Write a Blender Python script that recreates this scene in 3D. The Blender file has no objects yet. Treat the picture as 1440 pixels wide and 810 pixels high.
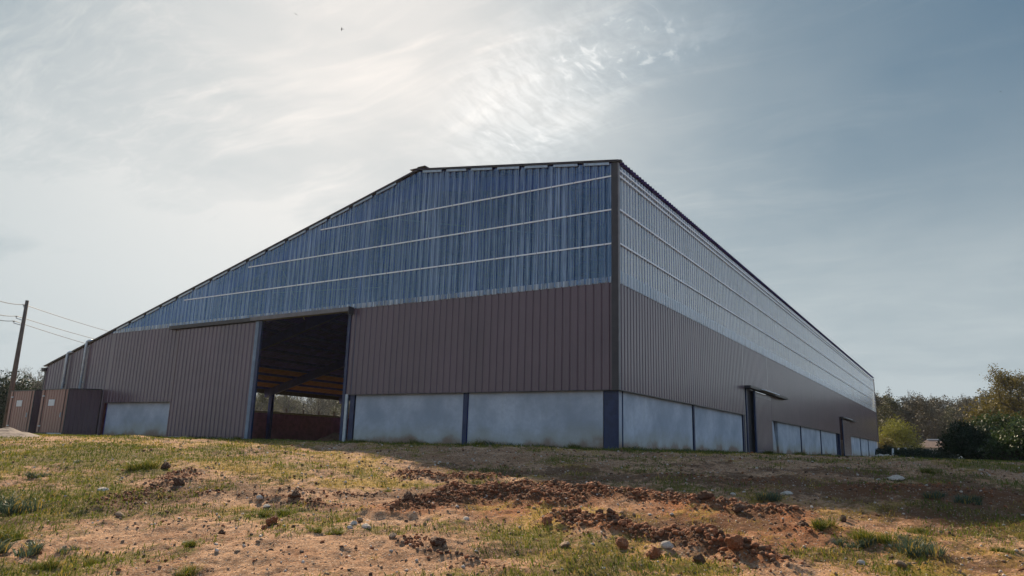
import bpy, math, random
import numpy as np
from mathutils import Vector, Matrix

random.seed(7)
rng = np.random.default_rng(7)
SC = bpy.context.scene
COL = SC.collection
rad = math.radians

# ------------------------------------------------------------------ camera
FPX, PITCH, ROLL, YAW = 1014.03, 0.2167076, 0.0277758, 0.5592092
fw = Vector((-math.sin(YAW)*math.cos(PITCH), math.cos(YAW)*math.cos(PITCH), math.sin(PITCH)))
rt = fw.cross(Vector((0, 0, 1))).normalized()
up = rt.cross(fw)
rt2 = rt*math.cos(ROLL) + up*math.sin(ROLL)
up2 = -rt*math.sin(ROLL) + up*math.cos(ROLL)
cam = bpy.data.cameras.new('camera')
cam.sensor_width = 36.0
cam.lens = 36.0*FPX/1440.0
cam.clip_start = 0.1
cam.clip_end = 6000
camo = bpy.data.objects.new('camera', cam)
camo.matrix_world = Matrix(((rt2.x, up2.x, -fw.x, 0), (rt2.y, up2.y, -fw.y, 0), (rt2.z, up2.z, -fw.z, 0), (0, 0, 0, 1)))
COL.objects.link(camo)
SC.camera = camo
SC.render.resolution_x, SC.render.resolution_y = 1024, 576

# ------------------------------------------------------------------ light, sky, exposure
SUN_EL, SUN_AZ = 33.6, -50.7            # azimuth measured from +Y towards +X
sdir = Vector((math.sin(rad(SUN_AZ))*math.cos(rad(SUN_EL)), math.cos(rad(SUN_AZ))*math.cos(rad(SUN_EL)), math.sin(rad(SUN_EL))))
sl = bpy.data.lights.new('sun', 'SUN')
sl.energy = 5.0
sl.angle = rad(0.6)
sl.color = (1.0, 0.82, 0.60)
so = bpy.data.objects.new('sun', sl)
so.rotation_euler = sdir.to_track_quat('Z', 'Y').to_euler()
so.location = (0, 0, 40)
COL.objects.link(so)
SC.view_settings.view_transform = 'Standard'
SC.view_settings.look = 'None'
SC.view_settings.exposure = 0.76
SC.view_settings.gamma = 1

W = bpy.data.worlds.new('World')
SC.world = W
W.use_nodes = True


class NT:
    """tiny node helper"""
    def __init__(s, tree):
        s.t = tree
        s.n = tree.nodes
        s.n.clear()

    def node(s, typ, ins=None, **props):
        nd = s.n.new(typ)
        for k, v in props.items():
            setattr(nd, k, v)
        if ins:
            for k, v in ins.items():
                sock = nd.inputs[k]
                if isinstance(v, bpy.types.NodeSocket):
                    s.t.links.new(v, sock)
                else:
                    sock.default_value = v
        return nd

    def m(s, op, a, b=0.0, c=None, clamp=False):
        ins = {0: a, 1: b}
        if c is not None:
            ins[2] = c
        return s.node('ShaderNodeMath', ins, operation=op, use_clamp=clamp).outputs[0]

    def noise(s, vec, scale, detail=4, rough=0.55, dist=0.0, out='Fac'):
        return s.node('ShaderNodeTexNoise', {'Vector': vec, 'Scale': scale, 'Detail': detail, 'Roughness': rough, 'Distortion': dist}).outputs[out]

    def ramp(s, fac, a, b, smooth=True):
        return s.node('ShaderNodeMapRange', {'Value': fac, 'From Min': a, 'From Max': b, 'To Min': 0.0, 'To Max': 1.0},
                      interpolation_type='SMOOTHSTEP' if smooth else 'LINEAR').outputs[0]

    def mix(s, fac, a, b, blend='MIX'):
        nd = s.n.new('ShaderNodeMix')
        nd.data_type = 'RGBA'
        nd.blend_type = blend
        for idx, v in ((0, fac), (6, a), (7, b)):
            if isinstance(v, bpy.types.NodeSocket):
                s.t.links.new(v, nd.inputs[idx])
            else:
                nd.inputs[idx].default_value = v if idx == 0 else (v[0], v[1], v[2], 1.0)
        return nd.outputs[2]

    def mapping(s, vec, scale=(1, 1, 1), rot=(0, 0, 0), loc=(0, 0, 0)):
        return s.node('ShaderNodeMapping', {'Vector': vec, 'Scale': scale, 'Rotation': rot, 'Location': loc}).outputs[0]


def pixel_dir(px, py):
    d = rt2*((px-720)/FPX) - up2*((py-405)/FPX) + fw
    return d.normalized()


def build_world():
    k = NT(W.node_tree)
    out = k.node('ShaderNodeOutputWorld')
    sky = k.node('ShaderNodeTexSky', sky_type='NISHITA')
    sky.sun_disc = False
    sky.sun_elevation = rad(SUN_EL)
    sky.sun_rotation = rad(SUN_AZ)
    sky.altitude = 100
    sky.air_density = 1.0
    sky.dust_density = 1.6
    sky.ozone_density = 2.0
    co = k.node('ShaderNodeTexCoord').outputs['Generated']
    sep = k.node('ShaderNodeSeparateXYZ', {0: co})
    z = k.m('ADD', k.m('MAXIMUM', sep.outputs[2], 0.0), 0.10)
    u = k.m('DIVIDE', sep.outputs[0], z)
    v = k.m('DIVIDE', sep.outputs[1], z)
    P = k.node('ShaderNodeCombineXYZ', {0: u, 1: v, 2: 0.0}).outputs[0]

    def plane(px, py):
        d = pixel_dir(px, py)
        return Vector((d.x/(max(d.z, 0)+.10), d.y/(max(d.z, 0)+.10), 0))

    def dotdir(d):
        return k.node('ShaderNodeVectorMath', {0: co, 1: tuple(d)}, operation='DOT_PRODUCT').outputs['Value']
    # broad thin veil, brightest round the sun
    warp = k.noise(P, 0.9, 3, 0.5, 0, 'Color')
    Pw = k.node('ShaderNodeVectorMath', {0: P, 1: k.node('ShaderNodeVectorMath', {0: warp, 'Scale': 0.55}, operation='SCALE').outputs[0]}, operation='ADD').outputs[0]
    veil = k.ramp(k.noise(Pw, 0.85, 5, 0.55), 0.30, 0.68)
    # wisps drawn out along one wind direction
    a, b = plane(650, 225), plane(905, 5)
    wind = math.atan2(b.y-a.y, b.x-a.x)
    Pst = k.mapping(Pw, (0.8, 3.4, 1), (0, 0, -wind-0.25))
    wisps = k.ramp(k.noise(Pst, 1.6, 7, 0.62, 0.4), 0.46, 0.80)
    fine = k.noise(k.mapping(Pw, (1.5, 4.5, 1), (0, 0, -wind+0.8)), 7.0, 5, 0.65, 0.6)
    # the mackerel band
    ax = (b-a).normalized()
    mid = (a+b)/2
    rel = k.node('ShaderNodeVectorMath', {0: Pw, 1: (mid.x+.27, mid.y+.27, 0)}, operation='SUBTRACT').outputs[0]
    al = k.node('ShaderNodeVectorMath', {0: rel, 1: (ax.x, ax.y, 0)}, operation='DOT_PRODUCT').outputs['Value']
    ac = k.node('ShaderNodeVectorMath', {0: rel, 1: (-ax.y, ax.x, 0)}, operation='DOT_PRODUCT').outputs['Value']
    L = (b-a).length
    m1 = k.ramp(k.m('ABSOLUTE', ac), 0.32, 0.06)
    m2 = k.ramp(k.m('ABSOLUTE', al), L*0.78, L*0.32)
    ripples = k.ramp(k.noise(k.mapping(Pw, (2.2, 1.0, 1), (0, 0, -wind+0.9)), 13.0, 4, 0.6, 0.5), 0.30, 0.72)
    band = k.m('MULTIPLY', k.m('MULTIPLY', m1, m2), k.m('ADD', k.m('MULTIPLY', ripples, 0.85), 0.15))
    # upper-left wisps
    dl = k.ramp(dotdir(pixel_dir(20, 90)), 0.955, 0.995)
    glow = k.ramp(dotdir(pixel_dir(500, -10)), 0.70, 1.0, False)
    glow2 = k.m('POWER', glow, 2.6)
    horiz = k.ramp(sep.outputs[2], 0.62, 0.06)
    cov = k.m('ADD', k.m('MULTIPLY', veil, k.m('ADD', k.m('MULTIPLY', glow, .30), .06)), k.m('MULTIPLY', k.m('MULTIPLY', wisps, k.m('ADD', fine, 0.35)), k.m('ADD', k.m('MULTIPLY', glow, 0.36), 0.08)))
    cov = k.m('ADD', cov, k.m('MULTIPLY', k.m('MULTIPLY', dl, k.ramp(fine, .42, .72)), 0.10))
    cov = k.m('ADD', cov, k.m('MULTIPLY', glow2, 0.50))
    cov = k.m('ADD', cov, k.m('MULTIPLY', k.m('POWER', horiz, 1.3), k.m('ADD', k.m('MULTIPLY', veil, 0.25), 0.78)))
    cov = k.m('MAXIMUM', cov, k.m('MULTIPLY', band, 0.88), clamp=True)
    # brightness of the cloud: forward scattering towards the sun
    lum = k.m('ADD', k.m('ADD', k.m('MULTIPLY', glow2, 2.7), k.m('MULTIPLY', band, 1.5)), k.m('ADD', k.m('MULTIPLY', horiz, .7), 2.8))
    ccol = k.mix(glow2, (.83, .945, 1.0), (1.03, .965, .91))
    cl = k.node('ShaderNodeVectorMath', {0: ccol, 'Scale': lum}, operation='SCALE').outputs[0]
    # the physical sky is far brighter round the sun than the exposed photograph shows: veil caps it
    den = k.node('ShaderNodeVectorMath', {0: sky.outputs[0], 1: (.32, .32, .32), 2: (1, 1, 1)}, operation='MULTIPLY_ADD').outputs[0]
    cap = k.node('ShaderNodeVectorMath', {0: sky.outputs[0], 1: den}, operation='DIVIDE').outputs[0]
    cap = k.node('ShaderNodeVectorMath', {0: cap, 1: (.39, .67, .85)}, operation='MULTIPLY').outputs[0]
    colr = k.mix(cov, cap, cl)
    # added fill: unseen dome to the right and rear brightened for the shaded walls
    back = k.ramp(dotdir(Vector((.85, -.45, .35)).normalized()), -.15, .75)
    colr = k.mix(k.m('MULTIPLY', back, .7), colr, (2.3, 3.4, 5.2))
    bg = k.node('ShaderNodeBackground', {'Color': colr, 'Strength': 0.10})
    k.t.links.new(bg.outputs[0], out.inputs[0])


build_world()

# ------------------------------------------------------------------ helpers
def link(o, parent=None):
    COL.objects.link(o)
    if parent is not None:
        o.parent = parent
    return o


def tag(o, label=None, cat=None, group=None, kind=None):
    if label: o['label'] = label
    if cat: o['category'] = cat
    if group: o['group'] = group
    if kind: o['kind'] = kind
    return o


def empty(name, loc=(0, 0, 0), rz=0.0):
    o = bpy.data.objects.new(name, None)
    o.empty_display_size = 0.3
    o.location = loc
    o.rotation_euler = (0, 0, rz)
    return link(o)


def np_mesh(name, V, F, mats=(), parent=None, smooth=False, midx=None, col=None):
    """V (n,3) array; F (m,3) or (m,4) int array or list of lists"""
    me = bpy.data.meshes.new(name)
    V = np.asarray(V, dtype=np.float32)
    if isinstance(F, np.ndarray):
        k = F.shape[1]
        me.vertices.add(len(V))
        me.vertices.foreach_set('co', V.ravel())
        me.loops.add(F.size)
        me.loops.foreach_set('vertex_index', F.astype(np.int32).ravel())
        me.polygons.add(len(F))
        me.polygons.foreach_set('loop_start', np.arange(0, F.size, k, dtype=np.int32))
        me.polygons.foreach_set('loop_total', np.full(len(F), k, dtype=np.int32))
        if midx is not None:
            me.polygons.foreach_set('material_index', np.asarray(midx, dtype=np.int32))
        me.update(calc_edges=True)
    else:
        me.from_pydata([tuple(map(float, v)) for v in V], [], F)
        if midx is not None:
            for p, i in zip(me.polygons, midx): p.material_index = i
    if smooth:
        me.polygons.foreach_set('use_smooth', np.ones(len(me.polygons), dtype=bool))
    for m in mats:
        me.materials.append(m)
    if col is not None:
        at = me.color_attributes.new('mask', 'FLOAT_COLOR', 'POINT')
        at.data.foreach_set('color', np.asarray(col, dtype=np.float32).ravel())
    me.validate()
    o = bpy.data.objects.new(name, me)
    return link(o, parent)


class MB:
    def __init__(s):
        s.v, s.f, s.mi = [], [], []

    def add(s, vs, fs, mi=0):
        b = len(s.v)
        s.v += [tuple(v) for v in vs]
        s.f += [[i+b for i in f] for f in fs]
        s.mi += [mi]*len(fs)

    def box(s, x0, x1, y0, y1, z0, z1, mi=0):
        v = [(x0, y0, z0), (x1, y0, z0), (x1, y1, z0), (x0, y1, z0), (x0, y0, z1), (x1, y0, z1), (x1, y1, z1), (x0, y1, z1)]
        s.add(v, [[0, 3, 2, 1], [4, 5, 6, 7], [0, 1, 5, 4], [1, 2, 6, 5], [2, 3, 7, 6], [3, 0, 4, 7]], mi)

    def hexa(s, v, mi=0):
        s.add(v, [[0, 3, 2, 1], [4, 5, 6, 7], [0, 1, 5, 4], [1, 2, 6, 5], [2, 3, 7, 6], [3, 0, 4, 7]], mi)

    def bar(s, p, q, w, h, mi=0, upv=(0, 0, 1)):
        p, q = Vector(p), Vector(q)
        d = (q-p).normalized()
        sd = d.cross(Vector(upv))
        if sd.length < 1e-4: sd = Vector((1, 0, 0))
        sd.normalize()
        u = sd.cross(d)
        v = []
        for c in (p, q):
            for a, b in ((-1, -1), (1, -1), (1, 1), (-1, 1)):
                v.append(c+sd*(a*w/2)+u*(b*h/2))
        s.add(v, [[0, 1, 2, 3], [7, 6, 5, 4], [0, 4, 5, 1], [1, 5, 6, 2], [2, 6, 7, 3], [3, 7, 4, 0]], mi)

    def tube(s, pts, rs, n=8, mi=0, cap=True):
        pts = [Vector(p) for p in pts]
        rings = []
        prev = None
        for i, p in enumerate(pts):
            d = (pts[min(i+1, len(pts)-1)]-pts[max(i-1, 0)]).normalized()
            a = prev if prev is not None else (Vector((1, 0, 0)) if abs(d.x) < .8 else Vector((0, 1, 0)))
            a = (a-d*a.dot(d)).normalized()
            prev = a
            b = d.cross(a)
            rings.append([p+(a*math.cos(t)+b*math.sin(t))*rs[i] for t in [2*math.pi*j/n for j in range(n)]])
        vs = [v for r in rings for v in r]
        fs = []
        for i in range(len(pts)-1):
            for j in range(n):
                fs.append([i*n+j, i*n+(j+1) % n, (i+1)*n+(j+1) % n, (i+1)*n+j])
        if cap:
            fs.append(list(range(n))[::-1])
            fs.append([(len(pts)-1)*n+j for j in range(n)])
        s.add(vs, fs, mi)

    def build(s, name, mats, parent=None, smooth=False):
        if not isinstance(mats, (list, tuple)): mats = [mats]
        return np_mesh(name, np.array([tuple(v) for v in s.v]), s.f, mats, parent, smooth, s.mi)


# value noise on numpy arrays
def _hash(ix, iy, seed):
    h = (ix.astype(np.int64)*374761393 + iy.astype(np.int64)*668265263 + seed*1442695041) & 0xffffffff
    h = ((h ^ (h >> 13))*1274126177) & 0xffffffff
    h = ((h ^ (h >> 16))*2246822519) & 0xffffffff
    return (h & 0xffffff)/float(0xffffff)


def vnoise(x, y, s, seed=0):
    x = np.asarray(x, float)/s
    y = np.asarray(y, float)/s
    ix, iy = np.floor(x), np.floor(y)
    fx, fy = x-ix, y-iy
    fx = fx*fx*(3-2*fx)
    fy = fy*fy*(3-2*fy)
    a, b = _hash(ix, iy, seed), _hash(ix+1, iy, seed)
    c, d = _hash(ix, iy+1, seed), _hash(ix+1, iy+1, seed)
    return (a*(1-fx)+b*fx)*(1-fy)+(c*(1-fx)+d*fx)*fy


def fbm(x, y, s, oct=4, seed=0, g=0.5):
    t, a, n = 0, 1, 0
    for i in range(oct):
        t = t+a*vnoise(x, y, s/2**i, seed+i*17)
        n += a
        a *= g
    return t/n


def sstep(t):
    t = np.clip(t, 0, 1)
    return t*t*(3-2*t)


# ------------------------------------------------------------------ terrain
CX, CY = -10.66, 24.49
def base_z(x, y):
    t = -0.30*x+0.954*y
    return -1.66+1.60*sstep((t-2.5)/18.8)


def ground_at(px, py):
    """real ground point that the photograph shows at a pixel"""
    d = pixel_dir(px, py)
    s = 3.0
    while s < 400:
        p = d*s
        if p.z <= float(base_z(p.x, p.y)): return p
        s += 0.02 if s < 40 else 0.3
    return d*60


def far_at(px, dist, z=-0.06):
    d = pixel_dir(px, 620)
    h = math.hypot(d.x, d.y)
    return Vector((d.x/h*dist, d.y/h*dist, z))


# ridges of turned clay: polylines in photograph order, half width, height
RIDGES = [
    ([(565, 668), (600, 671), (650, 674), (690, 676)], 0.42, 0.14),
    ([(560, 722), (610, 712), (650, 700), (700, 698), (760, 703), (800, 705)], 0.50, 0.18),
    ([(640, 692), (720, 690), (800, 697), (860, 702), (930, 708), (990, 716)], 0.42, 0.15),
    ([(790, 738), (840, 745), (900, 753), (960, 762), (1020, 775), (1085, 795)], 0.42, 0.21),
    ([(1000, 716), (1060, 722), (1110, 728)], 0.40, 0.12),
    ([(360, 705), (400, 707), (440, 712), (470, 716)], 0.20, 0.09),
    ([(560, 770), (640, 790), (720, 806)], 0.18, 0.07),
    ([(150, 712), (200, 698), (240, 682), (262, 668)], 0.50, 0.10),
    ([(250, 700), (300, 698), (345, 700)], 0.30, 0.06),
    ([(400, 690), (470, 694), (530, 700)], 0.30, 0.06),
    ([(1100, 745), (1150, 755), (1190, 752)], 0.25, 0.06),
    ([(930, 672), (1010, 676), (1100, 676)], 0.40, 0.06),
    ([(1180, 690), (1290, 690), (1400, 700)], 0.50, 0.06),
    ([(610, 770), (560, 762)], 0.25, 0.08),
]
RW = []
for pl, w, h in RIDGES:
    RW.append(([ground_at(*p) for p in pl], w, h))


def seg_dist(x, y, pl):
    best = np.full(np.shape(x), 1e9)
    for a, b in zip(pl[:-1], pl[1:]):
        dx, dy = b.x-a.x, b.y-a.y
        L = dx*dx+dy*dy+1e-9
        t = np.clip(((x-a.x)*dx+(y-a.y)*dy)/L, 0, 1)
        best = np.minimum(best, np.hypot(x-a.x-t*dx, y-a.y-t*dy))
    return best


# patches: (px, py, radius along the ground m, radius in depth m, amount)
GREEN = [(200, 640, 4.0, 5.0, .75), (60, 690, 1.7, 2.5, 1.0), (20, 740, 1.0, 1.6, 1.0), (130, 715, 1.3, 1.0, .9), (330, 640, 2.5, 3.0, .7), (500, 640, 2.0, 2.0, .45),
         (380, 718, .45, .35, .9), (420, 720, .5, .35, .7), (550, 690, .8, .7, .8), (290, 800, 2.2, .45, .8), (130, 785, 1.0, .4, .8), (470, 755, .35, .25, .7),
         (640, 735, .9, .5, .35), (700, 790, .9, .5, .45), (880, 795, 1.3, .4, .8), (1000, 800, 1.2, .4, .8), (1230, 760, 1.3, .5, .85), (1330, 745, 1.2, .6, .6),
         (1250, 800, 1.8, .5, .6), (1100, 680, 3.5, 1.0, .85), (1380, 680, 3.5, 1.6, .85), (1330, 715, 1.5, .8, .85), (1250, 665, 6, 2, .7), (1000, 645, 8, 2, .6), (700, 655, 1.4, .9, .6), (450, 655, 2.5, 1.5, .6),
         (950, 655, 3, 1.5, .35), (0, 800, 1.2, 1.0, .9), (1160, 735, .5, .3, .9), (60, 640, 6.0, 5.0, .8), (250, 665, 1.5, 1.2, .7)]
GREEN += [(px, py+6, .45, .4, .75) for px, py in ((196, 668), (263, 770), (370, 722), (1158, 748), (1200, 765), (1280, 775), (1370, 712), (1310, 702), (1410, 778), (1075, 708), (115, 650), (93, 772))]
STRAW = [(450, 645, 5.0, 3.5, .8), (640, 680, 1.8, 1.2, .6), (250, 625, 8.0, 4.0, .6), (760, 745, 1.8, 1.2, .6), (900, 790, 2.2, .8, .6), (1150, 770, 1.6, .8, .6),
         (520, 680, 2, 1.2, .7), (1050, 705, 1.2, .6, .5), (1250, 790, 2, .6, .5), (60, 660, 3, 2, .5)]
BARE = [(250, 750, 1.7, 1.2, 1.0), (430, 790, 2.0, .7, .9), (440, 700, 2.0, .7, .9), (330, 780, 1.5, .6, .9), (560, 800, 1.5, .5, .6), (110, 770, 1.0, .6, .7), (110, 682, 1.3, .7, .6),
        (640, 640, 5, 2.0, .8), (1180, 660, 6, 3, .6), (520, 712, .9, .4, 1.)]
CLAY = [(700, 715, 2.0, .9, .9), (1000, 730, 2.2, 1.2, .9), (1250, 720, 3, 1.2, .6), (860, 700, 2.0, .8, .7), (380, 790, 1.4, .35, .5), (1390, 790, 2.0, .8, .6), (1100, 760, 1.0, .6, .6), (1300, 700, 3, 1.5, .6)]


def patch_mask(x, y, lst):
    m = np.zeros(np.shape(x))
    for px, py, ra, rb, am in lst:
        c = ground_at(px, py)
        h = math.hypot(c.x, c.y)
        dx, dy = c.x/h, c.y/h
        u = (x-c.x)*dx+(y-c.y)*dy
        v = -(x-c.x)*dy+(y-c.y)*dx
        m = np.maximum(m, am*np.exp(-((u/rb)**2+(v/ra)**2)*0.9))
    return m


def ridge_h(x, y, full=True):
    r = np.zeros(np.shape(x))
    for pl, w, h in RW:
        d = seg_dist(x, y, pl)
        r = np.maximum(r, .66*h*np.exp(-(d/w)**2*1.4))
    return r


ROUGH = [(300, 690, 1.8, 1.0, 1.), (210, 705, 1.2, .7, 1.), (700, 700, 3, 1.2, .8), (900, 670, 5, 1.6, .8), (1200, 690, 4, 1.5, .9), (1380, 730, 1.5, 1.2, 1.), (1050, 770, 1.5, .5, .7),
         (640, 780, 1.2, .35, .9), (500, 700, 1.2, .4, .7), (350, 640, 2, .7, .5), (60, 730, 1.0, .6, .6), (1350, 790, 1.2, .5, .9), (950, 735, 1.6, .6, .7), (1150, 665, 4, 1.0, .6), (640, 660, 3, 1.0, .6)]


def rough_mask(x, y):
    return np.clip(patch_mask(x, y, ROUGH)*1.1+(fbm(x, y, .9, 4, 71)-.52)*1.8+ridge_h(x, y)*4, 0, 1)


def masks(x, y):
    n1 = fbm(x, y, 1.4, 4, 3)
    n2 = fbm(x, y, .6, 3, 31)
    g = patch_mask(x, y, GREEN)
    s = patch_mask(x, y, STRAW)
    b = patch_mask(x, y, BARE)
    c = patch_mask(x, y, CLAY)
    r = ridge_h(x, y)
    far = sstep((np.hypot(x, y)-30)/30)
    g = np.clip(np.maximum(g, .50)-b*.6-r*5-c*.35+(n1-.5)*1.3+(n2-.5)*.5, 0, 1)
    g = g*(1-far)+far*.72
    dA = np.where((x < CX+.4), np.abs(CY-.35-y), 9)
    dB = np.where((y > CY-.6), np.abs(x-CX-.35), 9)
    dW = np.minimum(dA, dB)
    wallg = np.exp(-(dW/.55)**2)*(.35+.9*fbm(x, y, .8, 2, 44))
    wallg = np.where((x < CX-13.3) & (x > CX-20) & (y > CY-2), 0, wallg)
    g = np.clip(g+wallg, 0, 1)
    s = np.clip(np.maximum(s, .42)-b*.55-r*4+(n2-.5)*1.2, 0, 1)
    c = np.clip(c*.9+r*7+(n1-.5)*.5, 0, 1)
    return g, c*(1-far), s


def full_z(x, y):
    z = base_z(x, y)
    near = np.exp(-(np.hypot(x+4, y-10)/26.0)**4)
    flat = sstep((24.3-y)/3.0)*.8+.2
    r = ridge_h(x, y)
    z = z+near*flat*((fbm(x, y, 2.4, 3, 11)-.5)*.20+(fbm(x, y, .6, 3, 51)-.5)*.14+(fbm(x, y, .16, 3, 81, .7)-.5)*.08)
    lump = fbm(x, y, .32, 3, 91, .6)
    z = z+r*(.25+1.5*lump)+r*1.2*np.abs(fbm(x, y, .12, 2, 95)-.5)
    return z


# ------------------------------------------------------------------ materials
def mat(name):
    m = bpy.data.materials.new(name)
    m.use_nodes = True
    k = NT(m.node_tree)
    out = k.node('ShaderNodeOutputMaterial')
    return m, k, out


def principled(k, out, **ins):
    b = k.node('ShaderNodeBsdfPrincipled', {kk.replace('_', ' '): v for kk, v in ins.items()})
    k.t.links.new(b.outputs[0], out.inputs['Surface'])
    return b


def bump(k, h, strength=.5, dist=.02):
    return k.node('ShaderNodeBump', {'Height': h, 'Strength': strength, 'Distance': dist}).outputs[0]


def simple(name, c, rough=.5, metal=0.0, var=.25, scale=3.0, bs=.1, c2=None, stretch=(1, 1, 1)):
    m, k, out = mat(name)
    co = k.node('ShaderNodeTexCoord').outputs['Object']
    co = k.mapping(co, stretch)
    n = k.noise(co, scale, 5, .6)
    c2 = c2 or tuple(x*(1-var) for x in c)
    c1 = tuple(min(1, x*(1+var*.5)) for x in c)
    colr = k.mix(k.ramp(n, .3, .7), c2, c1)
    f = k.noise(co, scale*14, 3, .6)
    principled(k, out, Base_Color=colr, Roughness=k.m('ADD', k.m('MULTIPLY', f, .2), rough-.1), Metallic=metal, Normal=bump(k, f, bs, .01))
    return m


def mat_cladding(name, c, rough=.30):
    m, k, out = mat(name)
    co = k.node('ShaderNodeTexCoord').outputs['Object']
    n = k.noise(co, .35, 4, .6)
    st = k.noise(k.mapping(co, (5, 5, .35)), 1.5, 4, .6)
    colr = k.mix(k.ramp(n, .3, .7), tuple(x*.88 for x in c), tuple(x*1.08 for x in c))
    cell = k.node('ShaderNodeVectorMath', {0: k.mapping(co, (1.0, 1.0, .0))}, operation='FLOOR').outputs[0]
    shn = k.node('ShaderNodeTexWhiteNoise', {'Vector': cell}).outputs[0]
    colr = k.mix(k.m('MULTIPLY', shn, .30), colr, tuple(x*.62 for x in c))
    colr = k.mix(k.m('MULTIPLY', k.ramp(st, .50, .75), .22), colr, (.14, .12, .11))
    # splashed mud near the bottom
    z = k.node('ShaderNodeSeparateXYZ', {0: co}).outputs[2]
    principled(k, out, Base_Color=colr, Roughness=k.m('ADD', k.m('MULTIPLY', st, .22), rough-.08), Normal=bump(k, n, .06, .05), Coat_Weight=.5, Coat_Roughness=.2)
    return m


def mat_poly(name, transp, dust_sheen_col, dust_amt, gl_rough=.18, glc=(.95, .97, 1), lo=.50, hi=.60, base=0.0, sc=9.0, rib=None):
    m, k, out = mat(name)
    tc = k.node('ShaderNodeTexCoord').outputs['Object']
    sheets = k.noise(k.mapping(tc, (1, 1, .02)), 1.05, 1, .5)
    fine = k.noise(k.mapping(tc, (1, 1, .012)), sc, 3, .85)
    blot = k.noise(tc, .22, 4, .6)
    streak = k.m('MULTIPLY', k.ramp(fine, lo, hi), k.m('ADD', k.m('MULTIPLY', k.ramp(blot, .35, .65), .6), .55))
    dust_sheen = k.m('MULTIPLY', k.m('ADD', k.m('ADD', k.m('MULTIPLY', streak, .75), k.m('MULTIPLY', k.ramp(sheets, .45, .7), .3)), k.m('ADD', k.m('MULTIPLY', k.ramp(blot, .45, .75), .16), base)), dust_amt, clamp=True)
    if rib:      # rib stripes painted in: bright outer flats, dark valleys, as light strikes the profile
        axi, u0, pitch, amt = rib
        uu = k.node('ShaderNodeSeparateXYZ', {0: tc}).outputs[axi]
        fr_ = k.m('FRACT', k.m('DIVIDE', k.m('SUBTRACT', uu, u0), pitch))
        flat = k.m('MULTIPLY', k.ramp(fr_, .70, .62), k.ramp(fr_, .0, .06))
        dust_sheen = k.m('MULTIPLY', dust_sheen, k.m('ADD', k.m('MULTIPLY', flat, amt), 1-amt))
        dust_sheen = k.m('ADD', dust_sheen, k.m('MULTIPLY', flat, amt*.25), clamp=True)
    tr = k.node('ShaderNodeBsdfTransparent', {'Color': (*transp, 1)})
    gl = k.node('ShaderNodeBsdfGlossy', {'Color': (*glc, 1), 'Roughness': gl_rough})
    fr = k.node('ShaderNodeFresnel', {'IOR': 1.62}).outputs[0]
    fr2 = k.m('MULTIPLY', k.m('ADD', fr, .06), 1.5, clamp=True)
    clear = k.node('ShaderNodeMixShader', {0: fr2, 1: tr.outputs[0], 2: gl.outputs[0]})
    df = k.node('ShaderNodeBsdfDiffuse', {'Color': (*dust_sheen_col, 1)})
    tl = k.node('ShaderNodeBsdfTranslucent', {'Color': (*dust_sheen_col, 1)})
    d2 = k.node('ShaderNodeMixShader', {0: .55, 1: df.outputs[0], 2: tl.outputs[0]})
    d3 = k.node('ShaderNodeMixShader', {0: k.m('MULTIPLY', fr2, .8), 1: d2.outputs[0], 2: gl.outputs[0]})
    fin = k.node('ShaderNodeMixShader', {0: dust_sheen, 1: clear.outputs[0], 2: d3.outputs[0]})
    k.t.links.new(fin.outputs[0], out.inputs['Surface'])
    return m


def mat_concrete():
    m, k, out = mat('precast_concrete')
    co = k.node('ShaderNodeTexCoord').outputs['Object']
    z = k.node('ShaderNodeSeparateXYZ', {0: co}).outputs[2]
    big = k.noise(co, .55, 5, .62)
    fine = k.noise(co, 7, 6, .7)
    run = k.noise(k.mapping(co, (3, 3, .35)), 1.2, 4, .65)
    c = k.mix(k.ramp(big, .3, .72), (.34, .37, .41), (.58, .60, .63))
    c = k.mix(k.m('MULTIPLY', k.ramp(fine, .35, .7), .35), c, (.34, .36, .40))
    c = k.mix(k.m('MULTIPLY', k.ramp(run, .5, .75), .25), c, (.38, .39, .37))
    edge = k.m('ADD', z, k.m('MULTIPLY', k.m('SUBTRACT', big, .5), 1.6))
    c = k.mix(k.m('MULTIPLY', k.ramp(edge, .95, .10), .65), c, (.42, .38, .27))
    c = k.mix(k.m('MULTIPLY', k.ramp(edge, .38, .0), .75), c, (.25, .13, .07))
    h = k.noise(co, 22, 4, .7)
    principled(k, out, Base_Color=c, Roughness=.85, Normal=bump(k, k.m('ADD', h, k.m('MULTIPLY', fine, 2)), .25, .01))
    return m


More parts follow.
